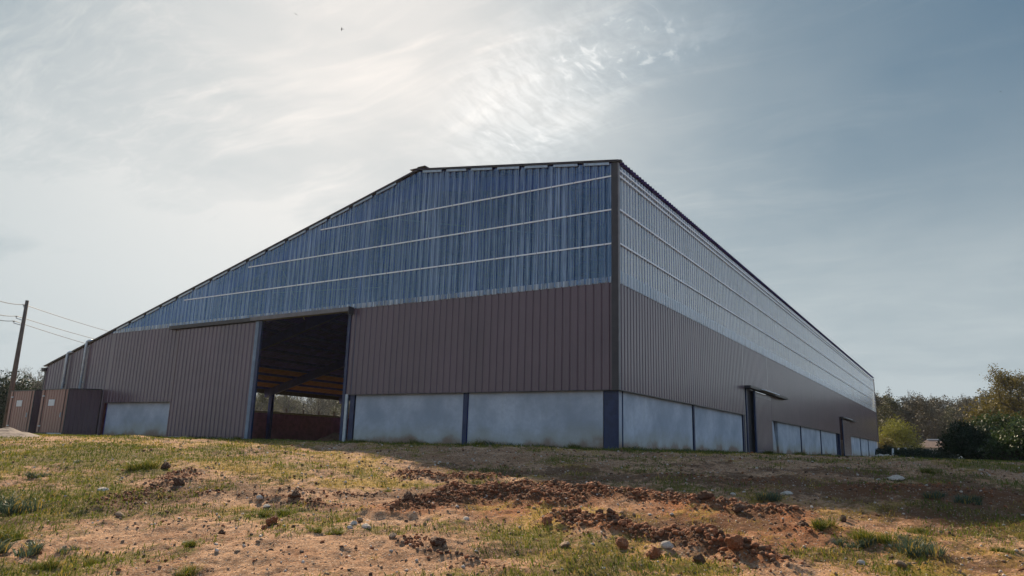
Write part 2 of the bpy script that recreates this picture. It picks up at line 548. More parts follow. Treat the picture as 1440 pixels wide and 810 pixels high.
def mat_ground():
    m, k, out = mat('field_soil')
    co = k.node('ShaderNodeTexCoord').outputs['Object']
    atn = k.node('ShaderNodeAttribute', attribute_name='mask')
    at, RG = atn.outputs['Color'], atn.outputs['Alpha']
    sp = k.node('ShaderNodeSeparateColor', {0: at})
    G, Cc, S = sp.outputs[0], sp.outputs[1], sp.outputs[2]
    nb = k.noise(co, .9, 6, .65)
    nm = k.noise(co, 6, 6, .7)
    nf = k.noise(co, 38, 5, .75)
    vor = k.node('ShaderNodeTexVoronoi', {'Vector': co, 'Scale': 26.0, 'Randomness': 1.0}, feature='F1')
    vd = vor.outputs['Distance']
    peb = k.ramp(vd, .42, .12)
    soil = k.mix(k.ramp(nb, .3, .7), (.28, .125, .055), (.58, .33, .18))
    soil = k.mix(k.m('MULTIPLY', k.ramp(nm, .40, .62), .6), soil, (.12, .055, .025))
    soil = k.mix(k.m('MULTIPLY', k.ramp(nf, .46, .62), .6), soil, (.50, .36, .25))
    soil = k.mix(k.m('MULTIPLY', k.ramp(nf, .47, .33), .75), soil, (.11, .06, .035))
    clay = k.mix(k.ramp(nm, .35, .65), (.19, .062, .020), (.37, .14, .052))
    clay = k.mix(k.m('MULTIPLY', k.ramp(nf, .45, .6), .4), clay, (.36, .17, .085))
    grass = k.mix(k.ramp(nm, .35, .65), (.045, .055, .006), (.15, .125, .012))
    straw = k.mix(k.ramp(nf, .38, .62), (.17, .105, .010), (.50, .33, .055))
    j = k.m('SUBTRACT', k.m('ADD', k.m('MULTIPLY', nm, .7), k.m('MULTIPLY', nf, .6)), .65)
    c = k.mix(k.m('MULTIPLY', k.ramp(k.m('ADD', Cc, k.m('MULTIPLY', j, 1.0)), .30, .75), .92), soil, clay)
    c = k.mix(k.m('MULTIPLY', k.ramp(k.m('ADD', S, k.m('MULTIPLY', j, 2.2)), .35, .65), .75), c, straw)
    c = k.mix(k.m('MULTIPLY', k.ramp(k.m('ADD', G, k.m('MULTIPLY', j, 2.0)), .40, .72), .8), c, grass)
    c = k.mix(k.m('MULTIPLY', k.ramp(k.m('ADD', RG, k.m('MULTIPLY', j, 2.4)), .35, .75), .72), c, (.085, .042, .022))
    pc = k.node('ShaderNodeSeparateColor', {0: vor.outputs['Color']})
    pick = k.m('MULTIPLY', k.m('GREATER_THAN', pc.outputs[0], .70), peb)
    c = k.mix(k.m('MULTIPLY', pick, .6), c, (.55, .47, .38))
    dpick = k.m('MULTIPLY', k.m('LESS_THAN', pc.outputs[0], .30), k.ramp(vd, .50, .25))
    c = k.mix(k.m('MULTIPLY', dpick, .6), c, (.09, .05, .028))
    hgt = k.m('ADD', k.m('ADD', k.m('MULTIPLY', nf, .022), k.m('MULTIPLY', nm, .045)), k.m('MULTIPLY', pick, .016))
    principled(k, out, Base_Color=c, Roughness=.95, Specular_IOR_Level=.15, Normal=bump(k, hgt, 1.0, 1.0))
    return m


def mat_leaf(name, c1, c2, tl=.35, rough=.6):
    m, k, out = mat(name)
    co = k.node('ShaderNodeTexCoord').outputs['Object']
    oi = k.node('ShaderNodeObjectInfo').outputs['Random']
    geo = k.node('ShaderNodeNewGeometry').outputs['Random Per Island']
    f = k.m('ADD', k.m('MULTIPLY', k.ramp(k.noise(co, .8, 3, .6), .3, .7), .5), k.m('MULTIPLY', geo, .5))
    c = k.mix(f, c1, c2)
    c = k.mix(k.m('MULTIPLY', oi, .3), c, tuple(x*.65 for x in c1))
    b = k.node('ShaderNodeBsdfPrincipled', {'Base Color': c, 'Roughness': rough, 'Specular IOR Level': .3})
    t = k.node('ShaderNodeBsdfTranslucent', {'Color': c})
    s = k.node('ShaderNodeMixShader', {0: tl, 1: b.outputs[0], 2: t.outputs[0]})
    k.t.links.new(s.outputs[0], out.inputs['Surface'])
    return m


M = {}
M['ground'] = mat_ground()
M['clad'] = mat_cladding('brown_cladding', (.130, .074, .088))
M['clad_b'] = mat_cladding('booth_front_lit', (.30, .13, .085), .5)  # booth fronts: warm bounce light put into the brown
M['trim'] = simple('dark_trim', (.045, .038, .04), .45, 0, .2)
M['trim_l'] = simple('grey_trim', (.17, .155, .155), .4, 0, .2)
M['roof'] = simple('fibre_cement', (.16, .15, .145), .8, 0, .3, 1.5)
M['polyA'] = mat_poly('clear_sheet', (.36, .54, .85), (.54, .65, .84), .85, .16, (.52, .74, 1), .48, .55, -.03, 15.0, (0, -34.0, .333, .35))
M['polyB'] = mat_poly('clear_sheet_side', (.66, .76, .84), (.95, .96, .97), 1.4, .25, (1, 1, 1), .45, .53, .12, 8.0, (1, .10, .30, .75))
M['polyC'] = mat_poly('clear_sheet_back', (.92, .95, .98), (.70, .76, .82), .25, .2)
M['lap'] = mat_poly('pale_lap', (.70, .78, .86), (.78, .83, .88), 1.4, .3)
M['white'] = simple('white_rail', (.93, .95, .97), .35, 0, .08)
M['steel'] = simple('blue_grey_steel', (.018, .032, .090), .45, .0, .3)
M['steel_i'] = simple('navy_primer', (.045, .055, .32), .5, .0, .3)
M['galv'] = simple('galvanised', (.42, .47, .52), .38, .55, .2, 5)
M['pipe'] = simple('zinc_pipe', (.50, .57, .62), .35, .3, .2, 5)
M['conc'] = mat_concrete()
M['wall_i'] = simple('dark_wall', (.36, .15, .21), .85, 0, .3)
M['roof_o'] = simple('bounce_lit_lining', (.34, .16, .11), .8, 0, .3, 1.5)  # orange of the sunlit ground's bounce, painted onto the low eave underside
M['roof_u'] = simple('lining', (.13, .11, .60), .8, 0, .3, 1.5)
M['ledge'] = simple('timber_ledge', (.36, .27, .17), .8, 0, .3, 4)
M['wood'] = simple('weathered_timber', (.12, .085, .065), .85, 0, .4, 5, .4, None, (3, 3, .5))
M['black'] = simple('black_rubber', (.02, .02, .022), .5)
M['sign'] = simple('white_notice', (.72, .73, .72), .5, 0, .1)
M['stone'] = simple('pale_limestone', (.52, .44, .36), .85, 0, .35, 9, .5)
M['stone2'] = simple('tan_stone', (.28, .18, .11), .9, 0, .35, 9, .5)
M['clod'] = simple('clay_clod', (.27, .10, .04), .95, 0, .45, 9, .6)
M['clod2'] = simple('brown_clod', (.12, .058, .030), .95, 0, .4, 9, .6)
M['blade'] = mat_leaf('grass_blade', (.045, .072, .008), (.17, .185, .022), .4)
M['dry'] = mat_leaf('dry_blade', (.24, .17, .03), (.52, .37, .08), .35)
M['bluegrass'] = mat_leaf('grey_green_blade', (.045, .075, .045), (.10, .14, .09), .3)
M['bark'] = simple('bark', (.075, .06, .05), .9, 0, .3, 4)
M['bud'] = mat_leaf('budding_twigs', (.045, .036, .020), (.095, .078, .034), .15)
M['bud2'] = mat_leaf('olive_buds', (.055, .055, .018), (.13, .12, .035), .2)
M['greytwig'] = mat_leaf('grey_twigs', (.13, .13, .105), (.21, .21, .16), .3)
M['lime'] = mat_leaf('lime_leaves', (.10, .11, .018), (.28, .27, .045), .35)
M['spring'] = mat_leaf('spring_leaves', (.085, .072, .018), (.20, .16, .04), .35)
M['dark'] = mat_leaf('dark_leaves', (.012, .022, .008), (.035, .055, .018), .2)
M['hedge2'] = mat_leaf('glossy_leaves', (.03, .05, .014), (.08, .12, .03), .3, .4)
M['tile'] = simple('brown_tiles', (.24, .16, .12), .8, 0, .3, 6)
M['render'] = simple('pale_render', (.45, .42, .38), .85)
M['rubble'] = simple('pale_rubble', (.17, .125, .105), .9, 0, .4, 6, .6)
M['bird'] = simple('bird_plumage', (.03, .03, .035), .7)
M['glassd'] = simple('dark_window', (.03, .035, .04), .15)

# ------------------------------------------------------------------ ground sheet
def axis(lo, hi, step, far, grow=1.09):
    c = list(np.arange(lo, hi, step))
    s = step
    a = c[-1]
    while a < far:
        s *= grow
        a += s
        c.append(a)
    s = step
    a = c[0]
    pre = []
    while a > -far:
        s *= grow
        a -= s
        pre.append(a)
    return np.array(pre[::-1]+c)


gx = axis(-17.0, 3.5, .040, 2600, 1.035)
gy = axis(4.0, 17.0, .040, 2600, 1.035)
X, Y = np.meshgrid(gx, gy)
jit = np.minimum(np.abs(np.gradient(gx)), .2)[None, :]*.0
Z = full_z(X, Y)
g_, c_, s_ = masks(X, Y)
nx, ny = len(gx), len(gy)
idx = np.arange(nx*ny).reshape(ny, nx)
F = np.stack([idx[:-1, :-1], idx[:-1, 1:], idx[1:, 1:], idx[1:, :-1]], -1).reshape(-1, 4)
colr = np.stack([g_, c_, s_, rough_mask(X, Y)], -1).reshape(-1, 4)
ground = np_mesh('ground', np.stack([X, Y, Z], -1).reshape(-1, 3), F, [M['ground']], None, True, None, colr)
tag(ground, kind='structure')

# ------------------------------------------------------------------ the shed
XL, YB = -41.0, 90.5
XR = -9.93


def zr(x):
    return 10.96-x*.15 if x > XR else 12.45-.259*(XR-x)


shed = empty('agricultural_shed', (CX, CY, 0))
tag(shed, 'huge brown metal and clear corrugated barn with a lopsided gable and open tall doorway', 'barn')

PROF = [(0, 0), (.215, 0), (.24, -1), (.308, -1), (.333, 0)]      # outer flat, groove


def sheet(name, axis_, u0, u1, zlo, zhi, off, depth, mats, parent=shed, pitch=.333, invert=False, breaks=(), sgn=1):
    """corrugated sheet on a wall. axis_ 'x': wall faces -y at y=off. axis_ 'y': wall faces +x at x=off. zlo/zhi functions or numbers"""
    fl = zlo if callable(zlo) else (lambda u: zlo)
    fh = zhi if callable(zhi) else (lambda u: zhi)
    us = []
    n = int(math.ceil((u1-u0)/pitch))
    for i in range(n+1):
        for a, d in PROF[:-1]:
            u = u0+(i+a/.333)*pitch if a else u0+i*pitch
            if u < u1: us.append((u, d))
    us.append((u1, 0))
    for b in breaks:
        us.append((b, 0))
    us.sort()
    V, Fc = [], []
    for u, d in us:
        o = (d+1 if invert else d)*depth
        lo, hi = fl(u), max(fl(u)+.001, fh(u))
        for zz in (lo, hi):
            if axis_ == 'x': V.append((u, off-o*sgn, zz))
            else: V.append((off+o*sgn, u, zz))
    for i in range(len(us)-1):
        f = [2*i, 2*i+2, 2*i+3, 2*i+1]
        Fc.append(f)
    return np_mesh(name, np.array(V), Fc, mats, parent)


ZC, ZP = 2.15, 6.20
# -- gable A (faces -y)
sheet('wall_cladding', 'x', -13.55, -.20, ZC, ZP, 0, .04, [M['clad']])
sheet('wall_cladding', 'x', -26.62, -19.85, 0.05, lambda u: ZP, 0.02, .04, [M['clad']])
sheet('wall_cladding', 'x', -33.45, -26.62, 1.95, lambda u: min(ZP, zr(u)-.06), 0, .04, [M['clad']])
sheet('wall_cladding', 'x', XL, -33.45, 0.0, lambda u: min(ZP, zr(u)-.06), 0, .04, [M['clad']], breaks=(-34.06,))
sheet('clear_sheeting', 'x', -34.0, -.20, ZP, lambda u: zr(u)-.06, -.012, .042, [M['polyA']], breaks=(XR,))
# lap at the bottom of the sheeting with screw heads
sheet('sheeting_lap', 'x', -33.6, -.20, ZP-.04, lambda u: min(ZP+.20, zr(u)-.08), -.022, .035, [M['lap']])
# rails over the sheeting
def rail_a(x0, z):
    r = MB()
    r.box(x0, -.2, -.038, -.018, z-.028, z+.028)
    u = x0
    while u < -.3:
        r.box(u+.26, u+.28, -.042, -.0385, z-.02, z+.02, 1)
        u += .999
    r.build('sheeting_rail', [M['white'], M['trim']], shed)
for x0, z in ((-26.77, 7.69), (-21.42, 9.05), (-16.13, 10.42)): rail_a(x0, z)
# verge: dark capping with pale strips below
def verge(pts, yy):
    for (xa, xb) in pts:
        v = MB()
        v.hexa([(xa, yy-.10, zr(xa)-.0), (xb, yy-.10, zr(xb)-.0), (xb, yy+.05, zr(xb)-.0), (xa, yy+.05, zr(xa)-.0),
                (xa, yy-.10, zr(xa)+.07), (xb, yy-.10, zr(xb)+.07), (xb, yy+.05, zr(xb)+.07), (xa, yy+.05, zr(xa)+.07)])
        v.build('verge_flashing', M['trim'], shed)
verge([(XL-.15, XR), (XR+.0, .22)], 0)
def vstrip(x0, x1):
    v = MB()
    v.hexa([(x0, -.075, zr(x0)-.125), (x1, -.075, zr(x1)-.125), (x1, -.055, zr(x1)-.125), (x0, -.055, zr(x0)-.125),
            (x0, -.075, zr(x0)-.02), (x1, -.075, zr(x1)-.02), (x1, -.055, zr(x1)-.02), (x0, -.055, zr(x0)-.02)])
    v.build('verge_strip', M['galv'], shed)
u = -33.2
while u < XR-1.3:
    vstrip(u, u+1.22); u += 1.48
u = XR+.25
while u < -1.0:
    vstrip(u, u+1.1); u += 1.38
# concrete panels, gable
def cpanel(x0, x1, y0, y1, z1, z0=-.25):
    b = MB(); b.box(x0, x1, y0, y1, z0, z1); b.build('concrete_panel', M['conc'], shed)
cpanel(-12.98, -6.93, .10, .28, ZC+.12)
cpanel(-6.68, -.64, .10, .28, ZC+.12)
cpanel(-33.3, -26.72, .12, .3, 2.05)
# posts of H section
def hpost(x, y, w, d, z0, z1, m, name='steel_post', face='x', parent=shed):
    b = MB()
    if face == 'x':
        b.box(x-w/2, x+w/2, y, y+.02, z0, z1)
        b.box(x-w/2, x+w/2, y+d-.02, y+d, z0, z1)
        b.box(x-.01, x+.01, y+.02, y+d-.02, z0, z1)
    else:
        b.box(x-.02, x, y-w/2, y+w/2, z0, z1)
        b.box(x-d, x-d+.02, y-w/2, y+w/2, z0, z1)
        b.box(x-d+.02, x-.02, y-.01, y+.01, z0, z1)
    return b.build(name, m, parent)
p = hpost(-6.80, .03, .22, .3, -.1, 6.1, M['steel'])
b = MB(); b.box(-7.02, -6.58, -.06, .36, -.06, -.01); b.build('base_plate', M['steel'], p)
hpost(-13.15, .03, .26, .3, -.1, 6.1, M['steel'])
p = hpost(-.33, .10, .56, .5, -.1, 10.6, M['steel'], 'corner_column')
b = MB(); b.box(-.72, .12, -.02, .7, -.12, -.0); b.build('footing_pad', M['ledge'], p)
b = MB(); b.box(-.045, -.005, .06, .10, -.1, ZC); b.build('corner_angle', M['steel'], shed)
# corner flashing up the edge
b = MB(); b.box(-.215, .052, -.06, -.04, ZC-.02, 10.93); b.build('corner_flashing', M['trim'], shed)
b = MB(); b.box(.054, .072, -.055, .10, ZC-.02, 10.93); b.build('corner_flashing', M['trim_l'], shed)
# drip edge under cladding
b = MB(); b.box(-13.55, .03, -.05, .06, ZC-.035, ZC-.003); b.build('drip_edge', M['trim'], shed)
b = MB(); b.box(-33.45, -26.62, -.05, .06, 1.915, 1.947); b.build('drip_edge', M['trim'], shed)
# doorway jambs and track
b = MB(); b.box(-13.72, -13.56, -.05, .25, -.1, 6.0); b.build('door_jamb', M['steel'], shed)
b = MB(); b.box(-13.52, -13.36, -.06, .02, -.1, ZC); b.build('door_guide', M['galv'], shed)
b = MB(); b.box(-20.4, -13.45, -.36, -.045, 6.0, 6.2); b.box(-13.45, -13.40, -.38, -.04, 5.85, 6.22, 1)
b.build('door_track_cover', [M['trim_l'], M['trim']], shed)
b = MB(); b.box(-27.35, -20.41, -.36, -.045, 5.98, 6.17); b.build('door_track_cover', M['trim'], shed)  # this length darker: underside shade put into the cover colour
# sliding leaf parked open
leafd = sheet('sliding_door', 'x', -26.5, -20.05, .06, 5.93, -.20, .04, [M['clad']])
b = MB(); b.box(-20.05, -19.80, -.245, -.15, .02, 5.97); b.build('door_stile', simple('stile_paint', (.17, .22, .29), .4, .2, .2), leafd)
b = MB(); b.box(-19.775, -19.60, -.235, -.13, .02, 5.97); b.build('door_edge', M['steel'], leafd)
b = MB(); b.box(-26.56, -26.5, -.225, -.12, .02, 5.95); b.build('door_edge', M['clad'], leafd)
for z0_, z1_ in ((.02, .22), (2.8, 3.0), (5.7, 5.93)):
    b = MB(); b.box(-26.5, -20.05, -.15, -.09, z0_, z1_); b.build('frame_rail', M['galv'], leafd)
# downpipes on the low end
def downpipe(x, z1):
    m_ = MB()
    m_.tube([(x, -.16, .2), (x, -.16, z1-.1), (x+.04, -.14, z1), (x+.14, -.10, z1+.05), (x+.40, .0, z1+.06)], [.08]*5, 10)
    d = m_.build('downpipe', M['pipe'], shed, True)
    for zz in (3.2, z1-.4):
        br = MB(); br.box(x-.11, x+.11, -.20, -.03, zz, zz+.04); br.build('pipe_bracket', M['galv'], d)
downpipe(-38.3, 5.15)
downpipe(-36.2, 5.78)
b = MB(); b.box(XL-.30, XL-.02, -.15, YB, 4.05, 4.28); b.build('eaves_gutter', M['trim'], shed)
b = MB(); b.box(XL-.02, XL+.10, -.07, -.045, 0, 4.3); b.build('corner_flashing', M['trim'], shed)

# -- side B (faces +x at x=0)
sheet('wall_cladding', 'y', .10, 17.9, ZC, ZP, 0, .055, [M['clad']], pitch=.30)
sheet('wall_cladding', 'y', 17.9, 24.0, 3.75, ZP, 0, .045, [M['clad']], pitch=.30)
sheet('wall_cladding', 'y', 24.0, 54.6, ZC, ZP, 0, .045, [M['clad']], pitch=.30)
sheet('wall_cladding', 'y', 54.6, 61.2, 3.7, ZP, 0, .045, [M['clad']], pitch=.30)
sheet('wall_cladding', 'y', 61.2, YB, ZC, ZP, 0, .045, [M['clad']], pitch=.30)
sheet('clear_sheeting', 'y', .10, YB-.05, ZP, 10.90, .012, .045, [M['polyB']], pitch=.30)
for z in (7.69, 9.05, 10.42, 10.66):
    b = MB(); b.box(.052, .075, .1, YB, z-.03, z+.03); b.build('sheeting_rail', M['white'], shed)
sheet('sheeting_lap', 'y', .10, YB-.05, ZP-.04, ZP+.45, .026, .045, [M['lap']], pitch=.30)
for y0, y1 in ((.1, 17.9), (24.0, 54.6), (61.2, YB)):
    b = MB(); b.box(-.06, .055, y0, y1, ZC-.035, ZC-.003); b.build('drip_edge', M['trim'], shed)
PB = [(.12, 8.72), (8.92, 17.55), (26.75, 34.45), (34.65, 43.30), (43.50, 52.20), (61.9, 70.5), (70.7, 78.6), (78.8, 90.2)]
for y0, y1 in PB: cpanel(-.28, -.09, y0, y1, ZC+.1)
for yy in (8.82, 17.7, 34.55, 43.4, 52.4, 70.6, 78.7):
    hpost(-.02, yy, .17, .25, -.1, 6.1, M['steel'], face='y')
# leaning-cut panel beside the side door
b = MB(); b.hexa([(-.28, 24.05, -.2), (-.09, 24.05, -.2), (-.09, 26.35, -.2), (-.28, 26.35, -.2), (-.28, 24.05, ZC+.1), (-.09, 24.05, ZC+.1), (-.09, 25.45, ZC+.1), (-.28, 25.45, ZC+.1)])
b.build('concrete_panel', M['conc'], shed)
def side_door(y0, y1, z1, ty0, ty1, shine):
    lf = sheet('sliding_door', 'y', y0, y1, .05, z1-.08, .11, .045, [M['clad']], pitch=.30)
    q = MB(); q.box(.06, .16, y0-.22, y0-.003, -.02, z1-.02); q.build('door_stile', M['steel'], lf)
    for z0_, z1_ in ((.05, .22), (z1-.35, z1-.15)):
        q = MB(); q.box(.065, .10, y0, y1, z0_, z1_); q.build('frame_rail', M['galv'], lf)
    q = MB(); q.box(.02, .38, ty0, ty1, z1-.02, z1+.12); q.build('door_track_cover', M['trim'], shed)
    q = MB(); q.hexa([(.07, y0+.6, z1+.13), (.60, y0+.6, z1+.02), (.60, shine, z1+.02), (.07, shine, z1+.13),
                      (.07, y0+.6, z1+.17), (.60, y0+.6, z1+.06), (.60, shine, z1+.06), (.07, shine, z1+.17)])
    q.build('rain_hood', M['white'], shed)
side_door(20.0, 24.2, 3.70, 18.0, 28.4, 24.6)
side_door(55.8, 61.3, 3.70, 54.7, 64.5, 60.0)
b = MB(); b.box(-.3, -.02, 17.95, 18.2, -.1, 3.7); b.build('door_jamb', M['trim_l'], shed)
b = MB(); b.box(-.36, -.32, 23.9, 26.8, -.1, 2.4); b.build('shade_plate', M['trim'], shed)  # dark plate added behind the cut panel to stand for the unlit gap
b = MB(); b.box(-.3, -.02, 18.5, 18.75, -.1, 3.7); b.build('door_jamb', M['steel'], shed)
sheet('shade_plate', 'y', 18.22, 20.8, -.05, 3.72, -.12, .045, [M['trim']], pitch=.30)  # added dark sheet blocking the bright view through the door gap
b = MB(); b.box(-.3, -.02, 54.3, 54.6, -.1, 3.7); b.build('door_jamb', M['steel'], shed)
b = MB(); b.box(-.02, .09, YB-.06, YB+.05, 0, 10.9); b.build('corner_flashing', M['trim_l'], shed)

# -- back gable
sheet('wall_cladding', 'x', XL, 0, ZC, lambda u: min(ZP, zr(u)-.06), YB, .04, [M['clad']], sgn=-1)
sheet('clear_sheeting', 'x', -34.0, -.05, ZP, lambda u: zr(u)-.06, YB, .04, [M['polyC']], breaks=(XR,), sgn=-1)
b = MB(); b.box(XL, -.3, YB-.3, YB-.1, -.2, ZC+.1); b.build('concrete_panel', M['conc'], shed)
# -- low long side, open above a wall
b = MB(); b.box(XL, XL+.18, .1, YB-.35, -.2, 2.27); b.build('low_wall', M['wall_i'], shed)
b = MB(); b.box(XL-.05, XL+.25, .1, YB-.35, 2.273, 2.42); b.build('wall_ledge', M['ledge'], shed)
yy = 1.0
while yy < 60:
    b = MB(); b.box(XL+.02, XL+.14, yy-.05, yy+.05, 2.42, 2.78); b.build('ledge_post', M['wood'], shed)
    yy += 1.95
b = MB(); b.box(XL-.02, XL+.05, .1, YB, 3.95, 4.36); b.build('eaves_beam', M['wood'], shed)
# -- roof: two corrugated slopes with a real thickness
def roof_slope(xa, xb, under):
    n = int(YB/.30)+2
    ys, hs = [], []
    for i in range(n):
        for a, h in ((0, 0), (.12, 0), (.17, .05), (.25, .05)):
            ys.append(-.12+i*.30+a); hs.append(h)
    ys, hs = np.array(ys), np.array(hs)
    keep = ys < YB+.12
    ys, hs = ys[keep], hs[keep]
    xs = np.array([xa, xb])
    zs = np.array([zr(xa if xa != XR else XR), zr(xb)])
    V = []
    for t in (0.0, -.012):
        for j in range(2):
            V.append(np.stack([np.full_like(ys, xs[j]), ys, zs[j]+hs+.075+t], -1))
    V = np.concatenate(V)
    k_ = len(ys)
    F_ = []
    for i in range(k_-1):
        F_.append([i, i+1, k_+i+1, k_+i])
        F_.append([2*k_+i, 3*k_+i, 3*k_+i+1, 2*k_+i+1])
        F_.append([k_+i, k_+i+1, 3*k_+i+1, 3*k_+i])
    return np_mesh('roof', V, F_, [M['roof'], M[under]], shed, False, [0, 1, 0]*(len(F_)//3))
roof1 = roof_slope(XR, .12, 'roof_u')
roof2 = roof_slope(XR, -36.3, 'roof_u')
roof3 = roof_slope(-36.302, XL-.28, 'roof_o')  # orange underside stands for bounce light from the ground outside
b = MB()
b.bar((XR-.22, -.14, zr(XR)+.13-.05), (XR-.22, YB+.14, zr(XR)+.13-.05), .5, .03, 0)
b.bar((XR+.2, -.14, zr(XR)+.12), (XR+.2, YB+.14, zr(XR)+.12), .45, .03, 0)
b.build('ridge_cap', M['roof'], roof1)
# purlins
x = XL+.5
while x < -.3:
    b = MB()
    b.bar((x, .15, zr(x)-.06-.10), (x, YB-.15, zr(x)-.06-.10), .08, .2)
    b.build('purlin', M['steel_i'], shed)
    x += 1.62
# frames
FY = [.45]+[8.87*i for i in range(1, 10)]+[YB-.6]
for i, y in enumerate(FY):
    for (xa, xb) in ((XL+.4, XR), (XR, -.35)):
        b = MB()
        b.bar((xa, y, zr(xa)-.62), (xb, y, zr(xb)-.62), .20, .62)
        b.build('rafter', M['steel_i'], shed)
    hpost(-.5, y-.2, .35, .3, -.1, zr(-.5)-.6, M['steel_i'], 'frame_column')
    if i > 0:
        hpost(-39.7, y-.2, .34, .3, -.1, zr(-39.7)-.6, M['steel_i'], 'frame_column')
# horizontal rails inside behind the clear sheeting
for z in (6.35, 7.69, 9.05, 10.42):
    x0 = max(XL+.4, XR-(12.45-z-.2)/.259)
    b = MB(); b.bar((x0+.6, .13, z), (-.3, .13, z), .10, .12, upv=(0, 0, 1)); b.build('wall_rail', M['steel_i'], shed)
for xx in (-33.4, -26.7, -19.9, -13.4, -6.8):
    b = MB(); b.box(xx-.09, xx+.09, .18, .36, 0 if xx in (-33.4, -26.7, -6.8) else 6.0, zr(xx)-.4); b.build('wind_post', M['steel_i'], shed)
for (p_, q_) in (((-6.8, .6, 10.9), (-13.4, 8.8, 11.2)), ((-13.4, .6, 10.9), (-6.8, 8.8, 11.2)), ((-20, .6, 9.6), (-26.6, 8.8, 8.0)), ((-26.6, .6, 8.0), (-20, 8.8, 9.6))):
    b = MB(); b.bar(p_, q_, .05, .05); b.build('roof_brace', M['galv'], shed)

# dark heap standing inside the doorway
def heap(name, c, rx, ry, h, m_, seed, label, cat, lumps=.5):
    n = 56
    a = np.linspace(-1.15, 1.15, n)
    U, V_ = np.meshgrid(a, a)
    r = np.hypot(U, V_)
    Zh = h*np.clip(1-r**1.6, -.3, 1)
    nn = fbm(U*rx+seed*7, V_*ry, .5, 4, seed, .6)
    Zh = Zh*(1-lumps+2*lumps*nn)+np.clip(1-r, 0, 1)*h*.25*(fbm(U*rx, V_*ry+seed, .15, 2, seed+5)-.5)
    P_ = np.stack([U*rx, V_*ry, Zh-.04], -1).reshape(-1, 3)
    id_ = np.arange(n*n).reshape(n, n)
    F_ = np.stack([id_[:-1, :-1], id_[:-1, 1:], id_[1:, 1:], id_[1:, :-1]], -1).reshape(-1, 4)
    o = np_mesh(name, P_, F_, [m_], None, True)
    o.location = c
    return tag(o, label, cat)
heap('earth_heap', (CX-17.0, CY+3.5, -.04), 1.9, 1.2, .55, M['clod2'], 4, 'dark low heap of earth just inside the tall open doorway', 'heap')

# ------------------------------------------------------------------ booths at the low end
def booth(x0, x1, yf, h, label):
    t = empty('metal_booth', (CX+(x0+x1)/2, CY+yf, -.03))
    tag(t, label, 'booth', 'brown metal booths at the low end of the barn')
    w = (x1-x0)/2
    d = -.12-yf
    sheet('front_panel', 'x', -w, w, .12, h, 0, .03, [M['clad_b']], t, pitch=.3)
    s = sheet('side_panel', 'y', .03, d, .02, lambda u: h+.10*u/d, w, .035, [M['clad']], t, pitch=.26)
    sheet('side_panel', 'y', .03, d, .02, lambda u: h+.10*u/d, -w, .035, [M['clad']], t, pitch=.26, sgn=-1)
    b = MB(); b.hexa([(-w-.03, -.04, h), (w+.05, -.04, h), (w+.05, d, h+.10), (-w-.03, d, h+.10), (-w-.03, -.04, h+.05), (w+.05, -.04, h+.05), (w+.05, d, h+.16), (-w-.03, d, h+.16)])
    b.build('roof', M['trim'], t)
    b = MB(); b.box(-w+.95, -w+1.62, -.02, -.004, h-.95, h-.58); b.build('notice', M['sign'], t)
    for xx in (-w+.34, w-.34):
        b = MB(); b.box(xx, xx+.025, -.034, -.003, .14, h-.02); b.build('door_seam', M['trim'], t)
    for zz in (.45, h-.4):
        b = MB(); b.box(-w+.20, -w+.48, -.05, -.034, zz, zz+.07); b.build('hinge', M['galv'], t)
    b = MB(); b.box(w-.50, w-.45, -.075, -.034, 1.0, 1.28); b.build('handle', M['galv'], t)
    b = MB(); b.box(-w+1.3, w-.15, -.015, .0, .02, .10); b.build('sill_plate', M['galv'], t)
    b = MB(); b.box(-w, w, .06, .12, .0, .12); b.box(w-.06, w, -.015, .03, .0, h); b.build('corner_frame', M['trim'], t)
    return t
booth(-36.8, -33.75, -2.0, 2.62, 'right hand brown metal booth with white notice, touching the barn wall beside the concrete panel')
booth(-41.1, -38.1, -1.8, 2.62, 'left hand brown metal booth with white notice, standing nearest the utility pole')

# ------------------------------------------------------------------ utility pole and wires
PD = 60.0
pb = Vector((-.9160*PD, .4012*PD, -.1))
pole = empty('utility_pole', pb)
tag(pole, 'tall dark timber utility pole with insulators left of the booths', 'utility pole')
b = MB(); b.tube([(0, 0, 0), (0, 0, 4.5), (.02, 0, 9.15)], [.17, .15, .11], 12); b.build('shaft', M['wood'], pole, True)
left = Vector((-.40, -.916, 0))
for z_, s_ in ((8.68, .0), (7.85, -.45), (7.5, -.55)):
    b = MB()
    e = left*(-s_ if s_ else .14)
    b.tube([(0, 0, z_-.12), (e.x, e.y, z_), (e.x, e.y, z_+.08)], [.025, .025, .02], 6)
    b.tube([(e.x, e.y, z_+.06), (e.x, e.y, z_+.11), (e.x, e.y, z_+.16)], [.05, .06, .03], 8)
    b.build('insulator', M['galv'], pole)
def wire(p, q, sag, label, n=24):
    pts = []
    for i in range(n+1):
        t = i/n
        a = p.lerp(q, t); a.z -= sag*4*t*(1-t)
        pts.append(a)
    b = MB(); b.tube(pts, [.022]*(n+1), 5)
    o = b.build('overhead_wire', M['black'])
    tag(o, label, 'wire', 'overhead wires at the pole')
hd = lambda px, dist, tan: Vector((pixel_dir(px, 600).x/math.hypot(pixel_dir(px, 600).x, pixel_dir(px, 600).y)*dist, pixel_dir(px, 600).y/math.hypot(pixel_dir(px, 600).x, pixel_dir(px, 600).y)*dist, tan*dist))
tops = [pb+Vector((left.x*.14, left.y*.14, 8.85)), pb+Vector((left.x*.45, left.y*.45, 8.0)), pb+Vector((left.x*.55, left.y*.55, 7.65))]
rights = [hd(200, 100, .116), hd(200, 100, .104), hd(200, 100, .094)]
lefts = [hd(-80, 48, .158), hd(-80, 48, .142), hd(-80, 48, .136)]
nm_ = ('uppermost', 'middle', 'lowest')
